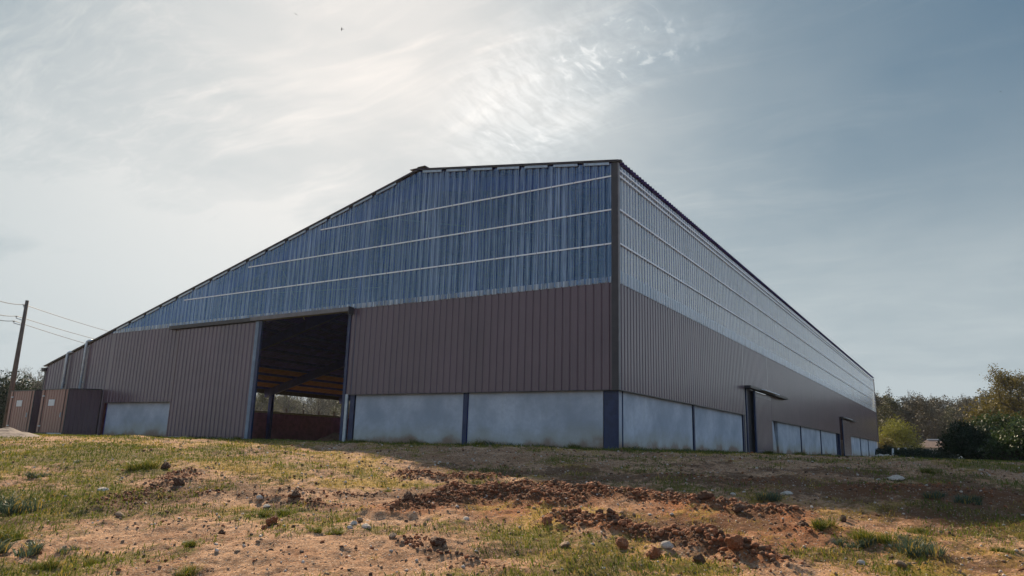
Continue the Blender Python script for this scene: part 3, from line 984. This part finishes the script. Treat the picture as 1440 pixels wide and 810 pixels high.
for i in range(3):
    wire(tops[i], rights[i], .25, nm_[i]+' black wire running from the pole to behind the barn roof')
    wire(tops[i], lefts[i], .25, nm_[i]+' black wire running left from the pole out of the photo')

# ------------------------------------------------------------------ trees
def grow(seed, H, spread, levels=5, trunk=.16, first=.25, kids=3, lean=0, upb=.25):
    """leader with side limbs all the way up, each limb branching again: an oval, uneven crown. first = height where limbs start"""
    R_ = random.Random(seed)
    segs, tips = [], []

    def limb(p, d, L, r, lv):
        n = 3 if lv < levels-1 else 2
        q = p
        for i in range(n):
            d = (d+Vector((R_.uniform(-1, 1), R_.uniform(-1, 1), R_.uniform(-.5, .9)))*.20).normalized()
            q2 = q+d*(L/n)
            segs.append((q.copy(), q2.copy(), r*(1-.3*i/n), r*(1-.3*(i+1)/n), lv))
            q = q2
            if lv < levels:
                for _ in range(1 if lv > 1 else kids-1):
                    side = Vector((R_.uniform(-1, 1), R_.uniform(-1, 1), R_.uniform(-.3, 1))).normalized()
                    dd = (d*.8+side*spread+Vector((0, 0, upb*.4))).normalized()
                    limb(q, dd, L*R_.uniform(.42, .66), r*.55, lv+1)
        tips.append(q.copy())
        if lv >= levels-1: tips.append(p.lerp(q, .5))
    q = Vector((0, 0, 0))
    n = 9
    d = Vector((lean, 0, 1))
    for i in range(n):
        d = (d+Vector((R_.uniform(-1, 1), R_.uniform(-1, 1), .5))*.10).normalized()
        q2 = q+d*(H*.86/n)
        t = (i+1)/n
        segs.append((q.copy(), q2.copy(), trunk*(1-.75*i/n), trunk*(1-.75*t), 0))
        q = q2
        if t >= first:
            for j in range(kids if t < .9 else kids+1):
                a = R_.uniform(0, 6.283)
                u = .35+upb*t+R_.uniform(-.15, .25)
                L = H*(.40-.24*t)*R_.uniform(.65, 1.15)*spread*1.45
                limb(q, Vector((math.cos(a), math.sin(a), u)).normalized(), L, trunk*(.45-.25*t), 2)
    top = max(t.z for t in tips)
    s = H/top
    return [(a*s, b_*s, r1, r2, lv) for a, b_, r1, r2, lv in segs], [t*s for t in tips]


def wood_mesh(name, segs, minr, mat_):
    V, F_ = [], []
    for a, b_, r1, r2, lv in segs:
        n = 7 if lv < 2 else 3
        d = (b_-a).normalized()
        u = d.orthogonal().normalized()
        w = d.cross(u)
        base = len(V)
        for c, r in ((a, max(r1, minr)), (b_, max(r2, minr*.8))):
            for j in range(n):
                t = 2*math.pi*j/n
                V.append(tuple(c+(u*math.cos(t)+w*math.sin(t))*r))
        for j in range(n):
            F_.append([base+j, base+(j+1) % n, base+n+(j+1) % n, base+n+j])
    me = bpy.data.meshes.new(name)
    me.from_pydata(V, [], F_)
    me.materials.append(mat_)
    return me


def leaf_mesh(name, centres, per, rad_, size, mat_, seed, droop=0.0, aspect=.6):
    r = np.random.default_rng(seed)
    C_ = np.repeat(np.array([tuple(c) for c in centres]), per, 0)
    n = len(C_)
    d = r.normal(size=(n, 3)); d /= np.linalg.norm(d, axis=1)[:, None]
    off = d*(r.random(n)**.45)[:, None]*rad_
    off[:, 2] *= .75
    P_ = C_+off
    a = r.normal(size=(n, 3)); a[:, 2] -= droop; a /= np.linalg.norm(a, axis=1)[:, None]
    b_ = np.cross(a, r.normal(size=(n, 3))); b_ /= np.linalg.norm(b_, axis=1)[:, None]+1e-9
    s = size*(.6+.8*r.random(n))[:, None]
    V = np.stack([P_-a*s*.5, P_+b_*s*aspect*.5, P_+a*s*.5, P_-b_*s*aspect*.5], 1).reshape(-1, 3)
    F_ = np.arange(4*n).reshape(-1, 4)
    me = bpy.data.meshes.new(name)
    me.vertices.add(len(V)); me.vertices.foreach_set('co', V.astype(np.float32).ravel())
    me.loops.add(F_.size); me.loops.foreach_set('vertex_index', F_.astype(np.int32).ravel())
    me.polygons.add(n)
    me.polygons.foreach_set('loop_start', np.arange(0, 4*n, 4, dtype=np.int32))
    me.polygons.foreach_set('loop_total', np.full(n, 4, dtype=np.int32))
    me.update(calc_edges=True)
    me.materials.append(mat_)
    return me


def tree_proto(name, seed, H, spread, leafm, per, lr, ls, minr=.03, levels=5, trunk=.2, first=.28, kids=3, frac=1.0, upb=.25, droop=0):
    segs, tips = grow(seed, H, spread, levels, trunk, first, kids, 0, upb)
    R_ = random.Random(seed)
    tips = [t for t in tips if R_.random() < frac]
    return wood_mesh(name+'_trunk', segs, minr, M['bark']), leaf_mesh(name+'_crown', tips, per, lr, ls, leafm, seed, droop)


def plant_tree(name, proto, loc, sc, rz, label, cat, group=None, sz=1.0):
    t = empty(name, loc, rz)
    t.scale = (sc, sc, sc*sz)
    tag(t, label, cat, group)
    link(bpy.data.objects.new('trunk', proto[0]), t)
    link(bpy.data.objects.new('crown', proto[1]), t)
    return t


P_bare = [tree_proto('bare', s, 12, .75, M['greytwig'], 3, .6, .16, .03, 5, .26, .25, 3, .8) for s in (11, 12)]
P_brown = [tree_proto('brown', s, 12, .68, M['bud'], 7, .75, .26, .03, 4, .26, .12, 3, 1, .5) for s in (21, 22, 23)]
P_olive = [tree_proto('olive', s, 11, .68, M['bud2'], 10, .8, .28, .03, 4, .24, .12, 3, 1, .5) for s in (31, 32)]
R_ = random.Random(5)
# the wood on the right, two rows
GR = 'trees of the wood behind the field on the right'
k_ = 0
specs = []
for i in range(15):
    px = 1222+i*17.5+R_.uniform(-4, 4)
    specs.append((px, 168+R_.uniform(-8, 10), 1.02+R_.uniform(-.10, .10), i % 5 in (2,)))
for i in range(13):
    px = 1232+i*20+R_.uniform(-5, 5)
    specs.append((px, 188+R_.uniform(-6, 12), 1.16+R_.uniform(-.12, .1), False))
for i in range(17):
    specs.append((1228+i*14+R_.uniform(-4, 4), 205+R_.uniform(-6, 8), 1.22+R_.uniform(-.12, .12), False))
for i in range(8):
    specs.append((1505+i*32, 165+R_.uniform(-12, 20), 1.1, False))
for px, dist, s, ol in specs:
    l = far_at(px, dist)
    if ol:
        plant_tree('woodland_tree', R_.choice(P_olive), l, s, R_.uniform(0, 6), 'olive tinged budding tree in the wood beyond the field on the right', 'tree', 'olive trees of the wood on the right')
    else:
        plant_tree('woodland_tree', R_.choice(P_brown), l, s*R_.uniform(.92, 1.05), R_.uniform(0, 6), 'bare brown tree in the wood beyond the field on the right', 'tree', GR)
# tree line on the left and beyond the low side of the shed
for i in range(46):
    if 3 <= i < 8: continue
    px = -40+i*40+R_.uniform(-9, 9) if i < 15 else 335+(i-15)*6.3
    dist = 150+R_.uniform(-12, 14) if i < 15 else 172+(i % 3)*12+R_.uniform(-4, 4)
    plant_tree('field_tree', R_.choice(P_brown+P_olive if i < 8 else P_bare+P_olive), far_at(px, dist), .88+R_.uniform(-.08, .12), R_.uniform(0, 6), 'hazy tree in the far line between the left edge and the low barn corner' if i < 8 else 'hazy tree in the far line seen through the tall open doorway', 'tree', 'distant trees at the left edge' if i < 8 else 'distant trees seen through the doorway')
plant_tree('bare_tree', P_bare[0], far_at(44, 92), .58, 1.0, 'grey leafless tree with spreading branches between pole and barn', 'tree')
plant_tree('bare_tree', P_bare[1], far_at(4, 100), .62, 2.0, 'grey leafless tree at the left edge behind the pole', 'tree')
plant_tree('bare_tree', P_bare[1], far_at(66, 118), .62, 4.0, 'small grey leafless tree touching the low corner of the barn', 'tree')


def bush(name, c, rx, ry, h, leafm, n, ls, seed, label, cat, twig=True, clumps=60, group=None):
    R2 = random.Random(seed)
    cen = []
    t = empty(name, c)
    tag(t, label, cat, group)
    segs = []
    for i in range(clumps):
        a = R2.uniform(0, 2*math.pi)
        rr = math.sqrt(R2.random())
        zt = math.sqrt(max(0, 1-rr*rr))
        p = Vector((math.cos(a)*rr*rx, math.sin(a)*rr*ry, h*(.15+.85*zt*R2.uniform(.35, 1.16))))
        cen.append(p)
        q = Vector((p.x*.15, p.y*.15, 0))
        mid = q.lerp(p, .5)+Vector((0, 0, .1*h))
        segs += [(q, mid, .03, .02, 3), (mid, p, .02, .01, 3)]
    link(bpy.data.objects.new('stem', wood_mesh(name+'_stem', segs, .012, M['bark'])), t)
    link(bpy.data.objects.new('foliage', leaf_mesh(name+'_foliage', cen, n//clumps, max(rx, h)*.30, ls, leafm, seed)), t)
    return t


bush('willow_bush', far_at(1262, 124), 2.5, 2.2, 4.9, M['lime'], 9000, .20, 3, 'round yellow green bush just right of the far end of the barn', 'bush', clumps=80)
bush('pale_bush', far_at(1243, 118), 1.3, 1.2, 2.6, M['spring'], 3500, .18, 4, 'small pale bush in front of the yellow green bush', 'bush', clumps=36)
bush('dark_scrub', far_at(1243, 112), 1.6, 1.0, 1.3, M['dark'], 2400, .2, 5, 'low dark scrub at the foot of the far corner of the barn', 'bush', clumps=30)
bush('dark_bush', far_at(1366, 47), 1.4, 1.4, 1.75, M['dark'], 9000, .12, 6, 'large dark rounded bush, left end of the hedge on the right', 'bush', clumps=110)
bush('dark_bush', far_at(1390, 46), 1.4, 1.3, 1.5, M['dark'], 8000, .12, 7, 'dark bush in the middle of the hedge on the right', 'bush', clumps=90)
bush('leafy_bush', far_at(1412, 50), 1.8, 1.4, 2.3, M['hedge2'], 9000, .15, 8, 'glossy green bush under the tree at the right edge', 'bush', clumps=90)
bush('dark_bush', far_at(1438, 42), 1.4, 1.3, 1.6, M['hedge2'], 8000, .13, 9, 'green bush at the very right edge of the photo', 'bush', clumps=90)
bush('dark_bush', far_at(1500, 44), 2.2, 1.6, 2.0, M['dark'], 8000, .13, 19, 'dark bush beyond the right edge', 'bush', clumps=90)
bush('dark_scrub', far_at(1305, 75), 2.6, 1.2, .5, M['dark'], 5000, .13, 10, 'long low dark scrub in front of the small tiled house', 'bush', clumps=70)
bush('dark_scrub', far_at(1278, 78), 1.2, 1.0, .9, M['dark'], 3000, .13, 12, 'low dark scrub behind the pale stakes', 'bush', clumps=40)
bush('dark_shrub', far_at(2, 66), 1.6, 1.6, 3.6, M['dark'], 9000, .18, 11, 'tall dark evergreen shrub at the left edge behind the pole', 'bush', clumps=100)
P_spring = tree_proto('spring', 41, 6.6, .80, M['spring'], 9, .45, .11, .012, 5, .16, .2, 3, .8)
bush('spring_bush', far_at(1424, 60), 2.3, 1.8, 4.4, M['spring'], 9000, .17, 27, 'tall brownish yellow shrub filling the space under the open tree at the right edge', 'bush', clumps=90)
plant_tree('spring_tree', P_spring, far_at(1440, 56), .90, 1.3, 'open crowned tree with yellow brown spring leaves at the right edge', 'tree')

# small house far behind
hl = far_at(1312, 150, .35)
hs = empty('small_house', hl, .05)
tag(hs, 'small far house with a low brown hipped roof in front of the wood', 'house')
b = MB(); b.box(-2.6, 2.6, -2, 2, -.2, 1.55); b.build('wall', M['render'], hs)
b = MB(); b.add([(-3, -2.4, 1.5), (3, -2.4, 1.5), (3, 2.4, 1.5), (-3, 2.4, 1.5), (-.9, 0, 2.9), (1.3, 0, 2.9)], [[0, 1, 5, 4], [1, 2, 5], [2, 3, 4, 5], [3, 0, 4], [0, 3, 2, 1]])
rf = b.build('roof', M['tile'], hs)
b = MB(); b.box(-.95, 1.35, -.1, .1, 2.87, 3.0); b.build('ridge_tile', M['sign'], rf)
for xx in (-1.6, .6):
    b = MB(); b.box(xx, xx+.9, -2.03, -1.99, .5, 1.3); b.build('window', M['glassd'], hs)
# stakes and heap by the far corner
for i, px in enumerate((1254, 1262, 1272)):
    o = far_at(px, 84)
    t = MB(); t.tube([(0, 0, 0), (.02*i, 0, .5), (.03, 0, .95+.05*i)], [.11, .10, .08], 7)
    s_ = t.build('wooden_stake', M['sign']); s_.location = o
    tag(s_, ('left', 'middle', 'right')[i]+' one of three short pale stakes beyond the far corner of the barn', 'stake', 'three pale stakes')
heap('rubble_heap', far_at(1240, 88), 1.2, .9, .42, M['stone'], 9, 'low whitish rubble heap at the foot of the far barn corner', 'heap')
hp = far_at(8, 30)
heap('sand_heap', hp, 1.25, 1.0, .21, M['rubble'], 12, 'low pale pinkish rubble heap in front of the booths at the left edge', 'heap', .55)

# ------------------------------------------------------------------ clods, stones, gravel, grass
def rock_mesh(name, seed, m_, rough=.28, sub=2):
    import bmesh
    bm = bmesh.new()
    bmesh.ops.create_icosphere(bm, subdivisions=sub, radius=1.0)
    r = np.random.default_rng(seed)
    dirs = r.normal(size=(9, 3)); dirs /= np.linalg.norm(dirs, axis=1)[:, None]
    amp = r.uniform(.55, .95, 9)
    for v in bm.verts:
        n = np.array(v.co)
        s = 1.0
        for d, a in zip(dirs, amp):
            t = float(n @ d)
            if t > 0: s = min(s, a/max(t, .3)) if t > a*.9 else s
        s *= 1+r.uniform(-1, 1)*rough*.35
        v.co = v.co*s
    me = bpy.data.meshes.new(name)
    bm.to_mesh(me); bm.free()
    me.materials.append(m_)
    return me


ROCK_S = [rock_mesh('stone_shape', 100+i, M['stone'], .12) for i in range(4)]
ROCK_T = [rock_mesh('stone_shape', 120+i, M['stone2'], .15) for i in range(3)]
CLOD = [rock_mesh('clod_shape', 140+i, M['clod'], .5, 3) for i in range(4)]
CLOD2 = [rock_mesh('clod_shape', 150+i, M['clod2'], .5, 3) for i in range(3)]


def put(name, me, px, py, w, flat, label, cat, group=None, sink=.25, rz=None):
    p = ground_at(px, py)
    z = float(full_z(np.array([p.x]), np.array([p.y]))[0])
    o = bpy.data.objects.new(name, me)
    o.location = (p.x, p.y, z+w*flat*(1-2*sink)*.5)
    o.scale = (w/2, w/2*random.uniform(.7, 1), w/2*flat)
    o.rotation_euler = (random.uniform(-.2, .2), random.uniform(-.2, .2), rz if rz is not None else random.uniform(0, 6))
    link(o)
    return tag(o, label, cat, group)


st = [(168, 724, .17, .75, 'large pale rounded stone beside the bare soil on the left'), (146, 690, .26, .35, 'flat grey white stone lying in the grass on the left'),
      (497, 745, .13, .6, 'tan stone at the right end of the small stone cluster'), (505, 739, .12, .7, 'tallest tan stone of the small stone cluster'), (492, 752, .11, .5, 'white stone at the front of the small cluster'),
      (515, 750, .15, .6, 'orange tan stone in the small cluster left of centre'), (552, 762, .14, .7, 'round grey stone alone right of the stone cluster'),
      (365, 707, .17, .5, 'grey stone on the low clod ridge on the left'), (375, 713, .13, .5, 'white stone below the grey one on the left ridge'),
      (942, 697, .20, .5, 'pale grey stone lying in the shade at the centre right'), (1106, 697, .26, .25, 'flat white stone on dark soil right of the spiky plant'),
      (1262, 676, .45, .28, 'broad flat pale slab on the dark ground at right'), (1265, 794, .16, .6, 'pale stone at the bottom right by the grass'), (1031, 700, .12, .5, 'small white stone left of the spiky plant'),
      (937, 777, .19, .6, 'tan stone at the foot of the large clod ridge'), (795, 773, .16, .6, 'tan rounded stone under the large clod ridge'), (655, 735, .12, .5, 'grey stone in the middle of the straw patch'),
      (1210, 790, .12, .5, 'small pale stone left of the bottom right stone'), (1168, 719, .10, .6, 'small pale stone above the bright tuft at right')]
for i, (px, py, w, fl, lb) in enumerate(st):
    put('stone', (ROCK_S if i % 3 else ROCK_T)[i % 3], px, py, w, fl, lb, 'stone')
cl = [(572, 718, .26, .85, 'upright brown clod left of the first clay ridge'), (382, 742, .20, 1.0, 'orange pointed clod on the bare soil on the left'), (371, 748, .13, .7, 'small orange clod left of the pointed one'),
      (392, 749, .12, .7, 'small orange clod right of the pointed one'), (312, 752, .12, .9, 'small brown clod on the bare soil'), (250, 688, .28, .7, 'dark clod on the grassy bank on the left'),
      (232, 662, .30, .6, 'dark clod behind the big grass tuft on the left'), (415, 708, .24, .7, 'larger brown clod at the right of the left ridge'), (768, 745, .17, .9, 'orange clod standing alone left of the large clod ridge'),
      (1000, 745, .22, .8, 'reddish clod behind the large clod ridge'), (1185, 735, .13, 1.0, 'dark clod beside the bright tuft at right'), (993, 718, .3, .7, 'big grey brown clod right of the centre ridges'),
      (1040, 728, .26, .7, 'brown clod below the spiky plant'), (1130, 745, .2, .6, 'brown clod left of the bright tuft at right'), (615, 773, .34, .45, 'large dark mossy clod near the bottom centre'), (575, 770, .14, .8, 'small clod left of the mossy clod'),
      (875, 772, .22, .8, 'large clod at the near foot of the clay ridge'), (920, 783, .24, .8, 'lumpy reddish clod low on the clay ridge'), (1035, 787, .34, .75, 'biggest reddish clod at the near end of the clay ridge'), (985, 790, .2, .8, 'brown clod left of the biggest one')]
for i, (px, py, w, fl, lb) in enumerate(cl):
    put('clay_clod', (CLOD if 'dark' not in lb and 'brown' not in lb else CLOD2)[i % 3], px, py, w*.85, fl, lb, 'clod', None, .2)


def scatter_rocks(name, pts, sizes, mats, seed, label, cat, flat=(.5, .9)):
    """many small lumps in one mesh; pts (n,3)"""
    r = np.random.default_rng(seed)
    t = (1+5**.5)/2
    IV = np.array([(-1, t, 0), (1, t, 0), (-1, -t, 0), (1, -t, 0), (0, -1, t), (0, 1, t), (0, -1, -t), (0, 1, -t), (t, 0, -1), (t, 0, 1), (-t, 0, -1), (-t, 0, 1)])
    IV = IV/np.linalg.norm(IV[0])
    IF = np.array([(0, 11, 5), (0, 5, 1), (0, 1, 7), (0, 7, 10), (0, 10, 11), (1, 5, 9), (5, 11, 4), (11, 10, 2), (10, 7, 6), (7, 1, 8), (3, 9, 4), (3, 4, 2), (3, 2, 6), (3, 6, 8), (3, 8, 9), (4, 9, 5), (2, 4, 11), (6, 2, 10), (8, 6, 7), (9, 8, 1)])
    n = len(pts)
    S = sizes[:, None, None]*IV[None]*(1+r.uniform(-.28, .28, (n, 12, 1)))
    S = S*np.stack([r.uniform(.7, 1.2, n), r.uniform(.7, 1.2, n), r.uniform(*flat, n)], -1)[:, None, :]
    a = r.uniform(0, 6.28, n)
    ca, sa = np.cos(a)[:, None], np.sin(a)[:, None]
    Vx = S[..., 0]*ca-S[..., 1]*sa
    Vy = S[..., 0]*sa+S[..., 1]*ca
    V = np.stack([Vx, Vy, S[..., 2]], -1)+pts[:, None, :]
    F_ = (IF[None]+12*np.arange(n)[:, None, None]).reshape(-1, 3)
    mi = np.repeat(r.integers(0, len(mats), n), 20)
    o = np_mesh(name, V.reshape(-1, 3), F_, mats, None, False, mi)
    return tag(o, label, cat, kind='stuff')


def frustum_pts(n, rmin, rmax, seed, pw=1.0):
    """random ground points in the part of the field in view and a margin round it"""
    r = np.random.default_rng(seed)
    a = r.uniform(math.atan2(1.0, .16), math.atan2(.40, -.93)+.05, n)
    d = rmin+(rmax-rmin)*r.random(n)**pw
    return np.cos(a)*d, np.sin(a)*d, d, r


x, y, d, r = frustum_pts(24000, 6.5, 26, 5, .9)
g, c, s = masks(x, y)
keep = (r.random(len(x)) > g*.8) & (y < 24.2)
x, y, d = x[keep], y[keep], d[keep]
sz = (.005+.018*r.random(len(x))**4)*(1+d/30)
z = full_z(x, y)+sz*.2
scatter_rocks('gravel', np.stack([x, y, z], -1), sz, [M['stone'], M['stone2'], M['stone2'], M['clod2'], M['clod']], 6, 'small stones and crumbs scattered over the bare soil', 'gravel')
# crumbling clods along every clay ridge
P_, S_ = [], []
r = np.random.default_rng(9)
for pl, w, h in RW:
    L = sum((b_-a).length for a, b_ in zip(pl[:-1], pl[1:]))
    n = int(L*w*2*1000*(h/.15))
    for _ in range(n):
        i = r.integers(0, len(pl)-1)
        t = r.random()
        a = pl[i].lerp(pl[i+1], t)
        off = r.normal(size=2)*w*(.5 if r.random() < .7 else 1.1)
        P_.append((a.x+off[0], a.y+off[1]))
        S_.append((.007+.046*r.random()**4)*(1.0 if h > .1 else .7)*math.exp(-.5*(np.hypot(*off)/w)**2))
P_ = np.array(P_); S_ = np.array(S_)
z = full_z(P_[:, 0], P_[:, 1])
scatter_rocks('loose_clods', np.column_stack([P_, z+S_*.35]), S_, [M['clod'], M['clod'], M['clod2']], 10, 'reddish clods crumbled along the turned earth ridges', 'clods', (.6, 1.0))


def blades(x, y, z, h, w, lean, seed):
    """three-vertex bent blades, two quads would be finer than a pixel"""
    r = np.random.default_rng(seed)
    n = len(x)
    a = r.uniform(0, 6.283, n)
    l = lean*(r.random(n)+.2)
    dx, dy = np.cos(a), np.sin(a)
    b = r.uniform(0, 6.283, n)
    wx, wy = np.cos(b)*w, np.sin(b)*w
    base = np.stack([x, y, z-.01], -1)
    side = np.stack([wx, wy, np.zeros(n)], -1)*.5
    mid = base+np.stack([dx*l*h*.35, dy*l*h*.35, h*.6], -1)
    tip = base+np.stack([dx*l*h, dy*l*h, h*(1-.25*l)], -1)
    V = np.stack([base-side, base+side, mid+side*.7, mid-side*.7, tip], 1).reshape(-1, 3)
    i = np.arange(n)[:, None]*5
    F1 = np.concatenate([i+0, i+1, i+2], 1); F2 = np.concatenate([i+0, i+2, i+3], 1); F3 = np.concatenate([i+3, i+2, i+4], 1)
    return V, np.concatenate([F1, F2, F3])


def grass_field(name, n, rmin, rmax, which, hr, wd, seed, m_, label, thr):
    x, y, d, r = frustum_pts(n, rmin, rmax, seed, .85)
    g, c, s = masks(x, y)
    m = g if which == 'g' else s
    m = m*(.55+.9*fbm(x, y, .22, 3, seed))
    inside = (x < CX+.02) & (y > CY-.02)
    keep = (r.random(n)*.9+thr < m) & ~inside
    x, y, d = x[keep], y[keep], d[keep]
    h = (hr[0]+(hr[1]-hr[0])*r.random(len(x))**2)*(.6+.8*fbm(x, y, .5, 2, seed+3))
    wf = np.exp(-(np.minimum(np.where(x < CX+.4, np.abs(CY-.3-y), 9), np.where(y > CY-.6, np.abs(x-CX-.3), 9))/.5)**2)
    h = h*(1+1.3*wf)
    V, F_ = blades(x, y, full_z(x, y), h, wd*(1+d/14), .8, seed+1)
    o = np_mesh(name, V, F_, [m_])
    return tag(o, label, 'grass', kind='stuff')


grass_field('green_grass', 520000, 5.5, 42, 'g', (.03, .11), .007, 61, M['blade'], 'thin short green grass growing in patches over the field', .26)
grass_field('dry_grass', 420000, 5.5, 40, 's', (.02, .09), .0055, 62, M['dry'], 'dry straw coloured grass scattered over the field', .28)


def tuft_mesh(seed, n, R0, H, mats, w=.009, lean=1.0):
    """a ragged clump: several crowns of blades of different height, some dry"""
    r = np.random.default_rng(seed)
    nc = 9
    ca, cd = r.uniform(0, 6.283, nc), R0*np.sqrt(r.random(nc))*.85
    ch, cr = r.uniform(.35, 1.0, nc)*(1-.4*cd/R0), R0*r.uniform(.10, .34, nc)
    ci = r.integers(0, nc, n)
    a = r.uniform(0, 6.283, n); d = cr[ci]*r.random(n)**.7
    x = np.cos(ca[ci])*cd[ci]+np.cos(a)*d
    y = np.sin(ca[ci])*cd[ci]+np.sin(a)*d
    h = H*ch[ci]*(.35+.75*r.random(n))
    V, F_ = blades(x, y, np.zeros(n), h, w, lean, seed+1)
    V = V.reshape(-1, 5, 3)
    k2 = (d/cr[ci])[:, None]
    o = np.stack([np.cos(a), np.sin(a)], -1)*h[:, None]*k2
    V[:, 4, :2] += o*.75
    V[:, 2:4, :2] += (o*.3)[:, None, :]
    V = V.reshape(-1, 3)
    me = bpy.data.meshes.new('tuft')
    me.from_pydata([tuple(map(float, v)) for v in V], [], F_.tolist())
    for m_ in mats: me.materials.append(m_)
    dry = (r.random(n) < .16).astype(int)
    me.polygons.foreach_set('material_index', np.concatenate([dry, dry, dry]).astype(np.int32))
    return me


TG = [tuft_mesh(200+i, 620, .5, .55, [M['blade'], M['dry']], .013) for i in range(4)]
TB = [tuft_mesh(210+i, 620, .5, .45, [M['bluegrass'], M['dry']], .018, .9) for i in range(3)]
tf = [(196, 663, .85, 0, 'large dark green grass tuft on the left in front of the barn'), (10, 715, 1.05, 1, 'big grey green tuft at the left edge'), (18, 775, .9, 1, 'grey green tuft low at the left edge'),
      (15, 758, .8, 0, 'green tuft between the two at the left edge'), (93, 770, .34, 1, 'flat grey green tuft on bare soil at lower left'), (263, 770, .28, 0, 'small green tuft alone on the bare soil'),
      (135, 782, .34, 0, 'low green tuft right of the flat grey green one'), (370, 722, .40, 0, 'green tuft under the stones of the left ridge'), (402, 722, .36, 0, 'green tuft right of the one under the stones'),
      (262, 802, .45, 0, 'green tuft on the bottom edge left of centre'), (470, 757, .32, 0, 'bright green tuft by the stone cluster'), (440, 755, .25, 0, 'small green tuft left of the stone cluster'),
      (1075, 705, .60, 1, 'spiky grey green plant standing in the shade at right'), (1158, 748, .62, 0, 'bright green tuft on the right'), (1200, 765, .6, 1, 'dark tuft between the bright one and the grey green one'),
      (1232, 765, .6, 0, 'green tuft in the middle of the right hand row'), (1280, 775, .80, 1, 'broad grey green tuft at the end of the right hand row'), (1290, 748, .36, 0, 'green tuft behind the right hand row'),
      (1370, 712, .60, 1, 'wide dark flat tuft near the right edge'), (1310, 702, .50, 1, 'dark flat tuft behind the right hand row'), (1410, 778, .28, 0, 'small green tuft near the bottom right corner'),
      (1395, 640, .9, 0, 'rough grass tuft below the hedge'), (545, 690, .30, 0, 'light green tuft left of the first clay ridge'), (700, 690, .22, 0, 'small light tuft between the clay ridges'),
      (115, 650, .36, 1, 'small dark tuft in the left grass'), (55, 672, .5, 1, 'dark wide tuft in the grass near the left edge'), (1310, 668, .5, 0, 'dark tuft far out on the right hand ground'), (60, 795, .4, 0, 'green tuft near the bottom left corner')]
for i, (px, py, s, kd, lb) in enumerate(tf):
    p = ground_at(px, py)
    o = bpy.data.objects.new('grass_tuft', (TB if kd else TG)[i % 3])
    o.location = (p.x, p.y, float(full_z(np.array([p.x]), np.array([p.y]))[0])-.01)
    o.scale = (s*.85, s*.85, s*1.0)
    o.rotation_euler = (0, 0, random.uniform(0, 6))
    link(o)
    tag(o, lb, 'grass tuft')
# long grass against the foot of the walls
R_ = random.Random(77)
for i in range(60):
    if i < 34:
        x = CX-33+i*1.0+R_.uniform(-.4, .4)
        if -20.2 < x-CX < -13.2: continue
        y = CY-.12-R_.uniform(0, .35)
    else:
        x = CX+.15+R_.uniform(0, .3); y = CY+.5+(i-34)*1.9+R_.uniform(-.7, .7)
    s = R_.choice((R_.uniform(.3, .7), R_.uniform(.6, 1.15)))
    o = bpy.data.objects.new('grass_tuft', (TG+TB)[R_.randrange(7)])
    o.location = (x, y, -.06)
    o.scale = (s*1.1, s*.8, s*.95)
    o.rotation_euler = (0, 0, R_.uniform(0, 6))
    link(o)
    tag(o, 'grass tuft growing against the foot of the '+('gable wall that has the tall doorway' if i < 34 else 'long side wall on the right'), 'grass tuft', 'grass along the foot of the '+('gable' if i < 34 else 'side wall'))

# ------------------------------------------------------------------ birds
def bird(px, py, dist, span, rz, roll, label):
    p = pixel_dir(px, py)*dist
    b = MB()
    s = span/2
    b.tube([(0, -.45*s, 0), (0, -.3*s, .01), (0, .1*s, .02), (0, .38*s, .01), (0, .5*s, .0)], [.01*s, .09*s, .13*s, .08*s, .015*s], 8)
    for e in (-1, 1):
        b.add([(e*.06*s, .2*s, .02), (e*.06*s, -.12*s, .02), (e*.5*s, .30*s, .10*s), (e*.5*s, .02*s, .10*s), (e*s, .02*s, .0),
               (e*.06*s, .2*s, .05*s), (e*.06*s, -.12*s, .04*s), (e*.5*s, .30*s, .13*s), (e*.5*s, .02*s, .12*s)],
              [[0, 2, 3, 1], [2, 4, 3], [5, 6, 8, 7], [7, 8, 4], [0, 5, 7, 2], [1, 3, 8, 6], [2, 7, 4], [3, 4, 8]])
    b.add([(-.05*s, -.4*s, 0), (.05*s, -.4*s, 0), (.12*s, -.68*s, 0), (-.12*s, -.68*s, 0), (0, -.4*s, .03*s)], [[0, 1, 2, 3], [0, 4, 1], [1, 4, 2], [2, 4, 3], [3, 4, 0]])
    o = b.build('bird', M['bird'])
    o.location = p
    o.rotation_euler = (roll, .35, rz)
    tag(o, label, 'bird', 'birds in the sky')
bird(416, 20, 75, .42, 1.2, .3, 'tiny bird highest in the sky near the sun glow')
bird(481, 41, 62, .42, 2.4, -.3, 'tiny dark bird below and right of the highest one')
bird(1407, 129, 110, .38, .4, .2, 'tiny speck of a bird in the right hand sky')

# ------------------------------------------------------------------ air
HZ = MB(); HZ.box(-330, 330, -60, 330, -6, 75)
hm = bpy.data.materials.new('air'); hm.use_nodes = True
k = NT(hm.node_tree)
o_ = k.node('ShaderNodeOutputMaterial')
pv = k.node('ShaderNodeVolumePrincipled', {'Color': (.80, .90, 1.0, 1), 'Density': .0002, 'Anisotropy': .3})
k.t.links.new(pv.outputs[0], o_.inputs['Volume'])
tag(HZ.build('haze', hm), kind='stuff')
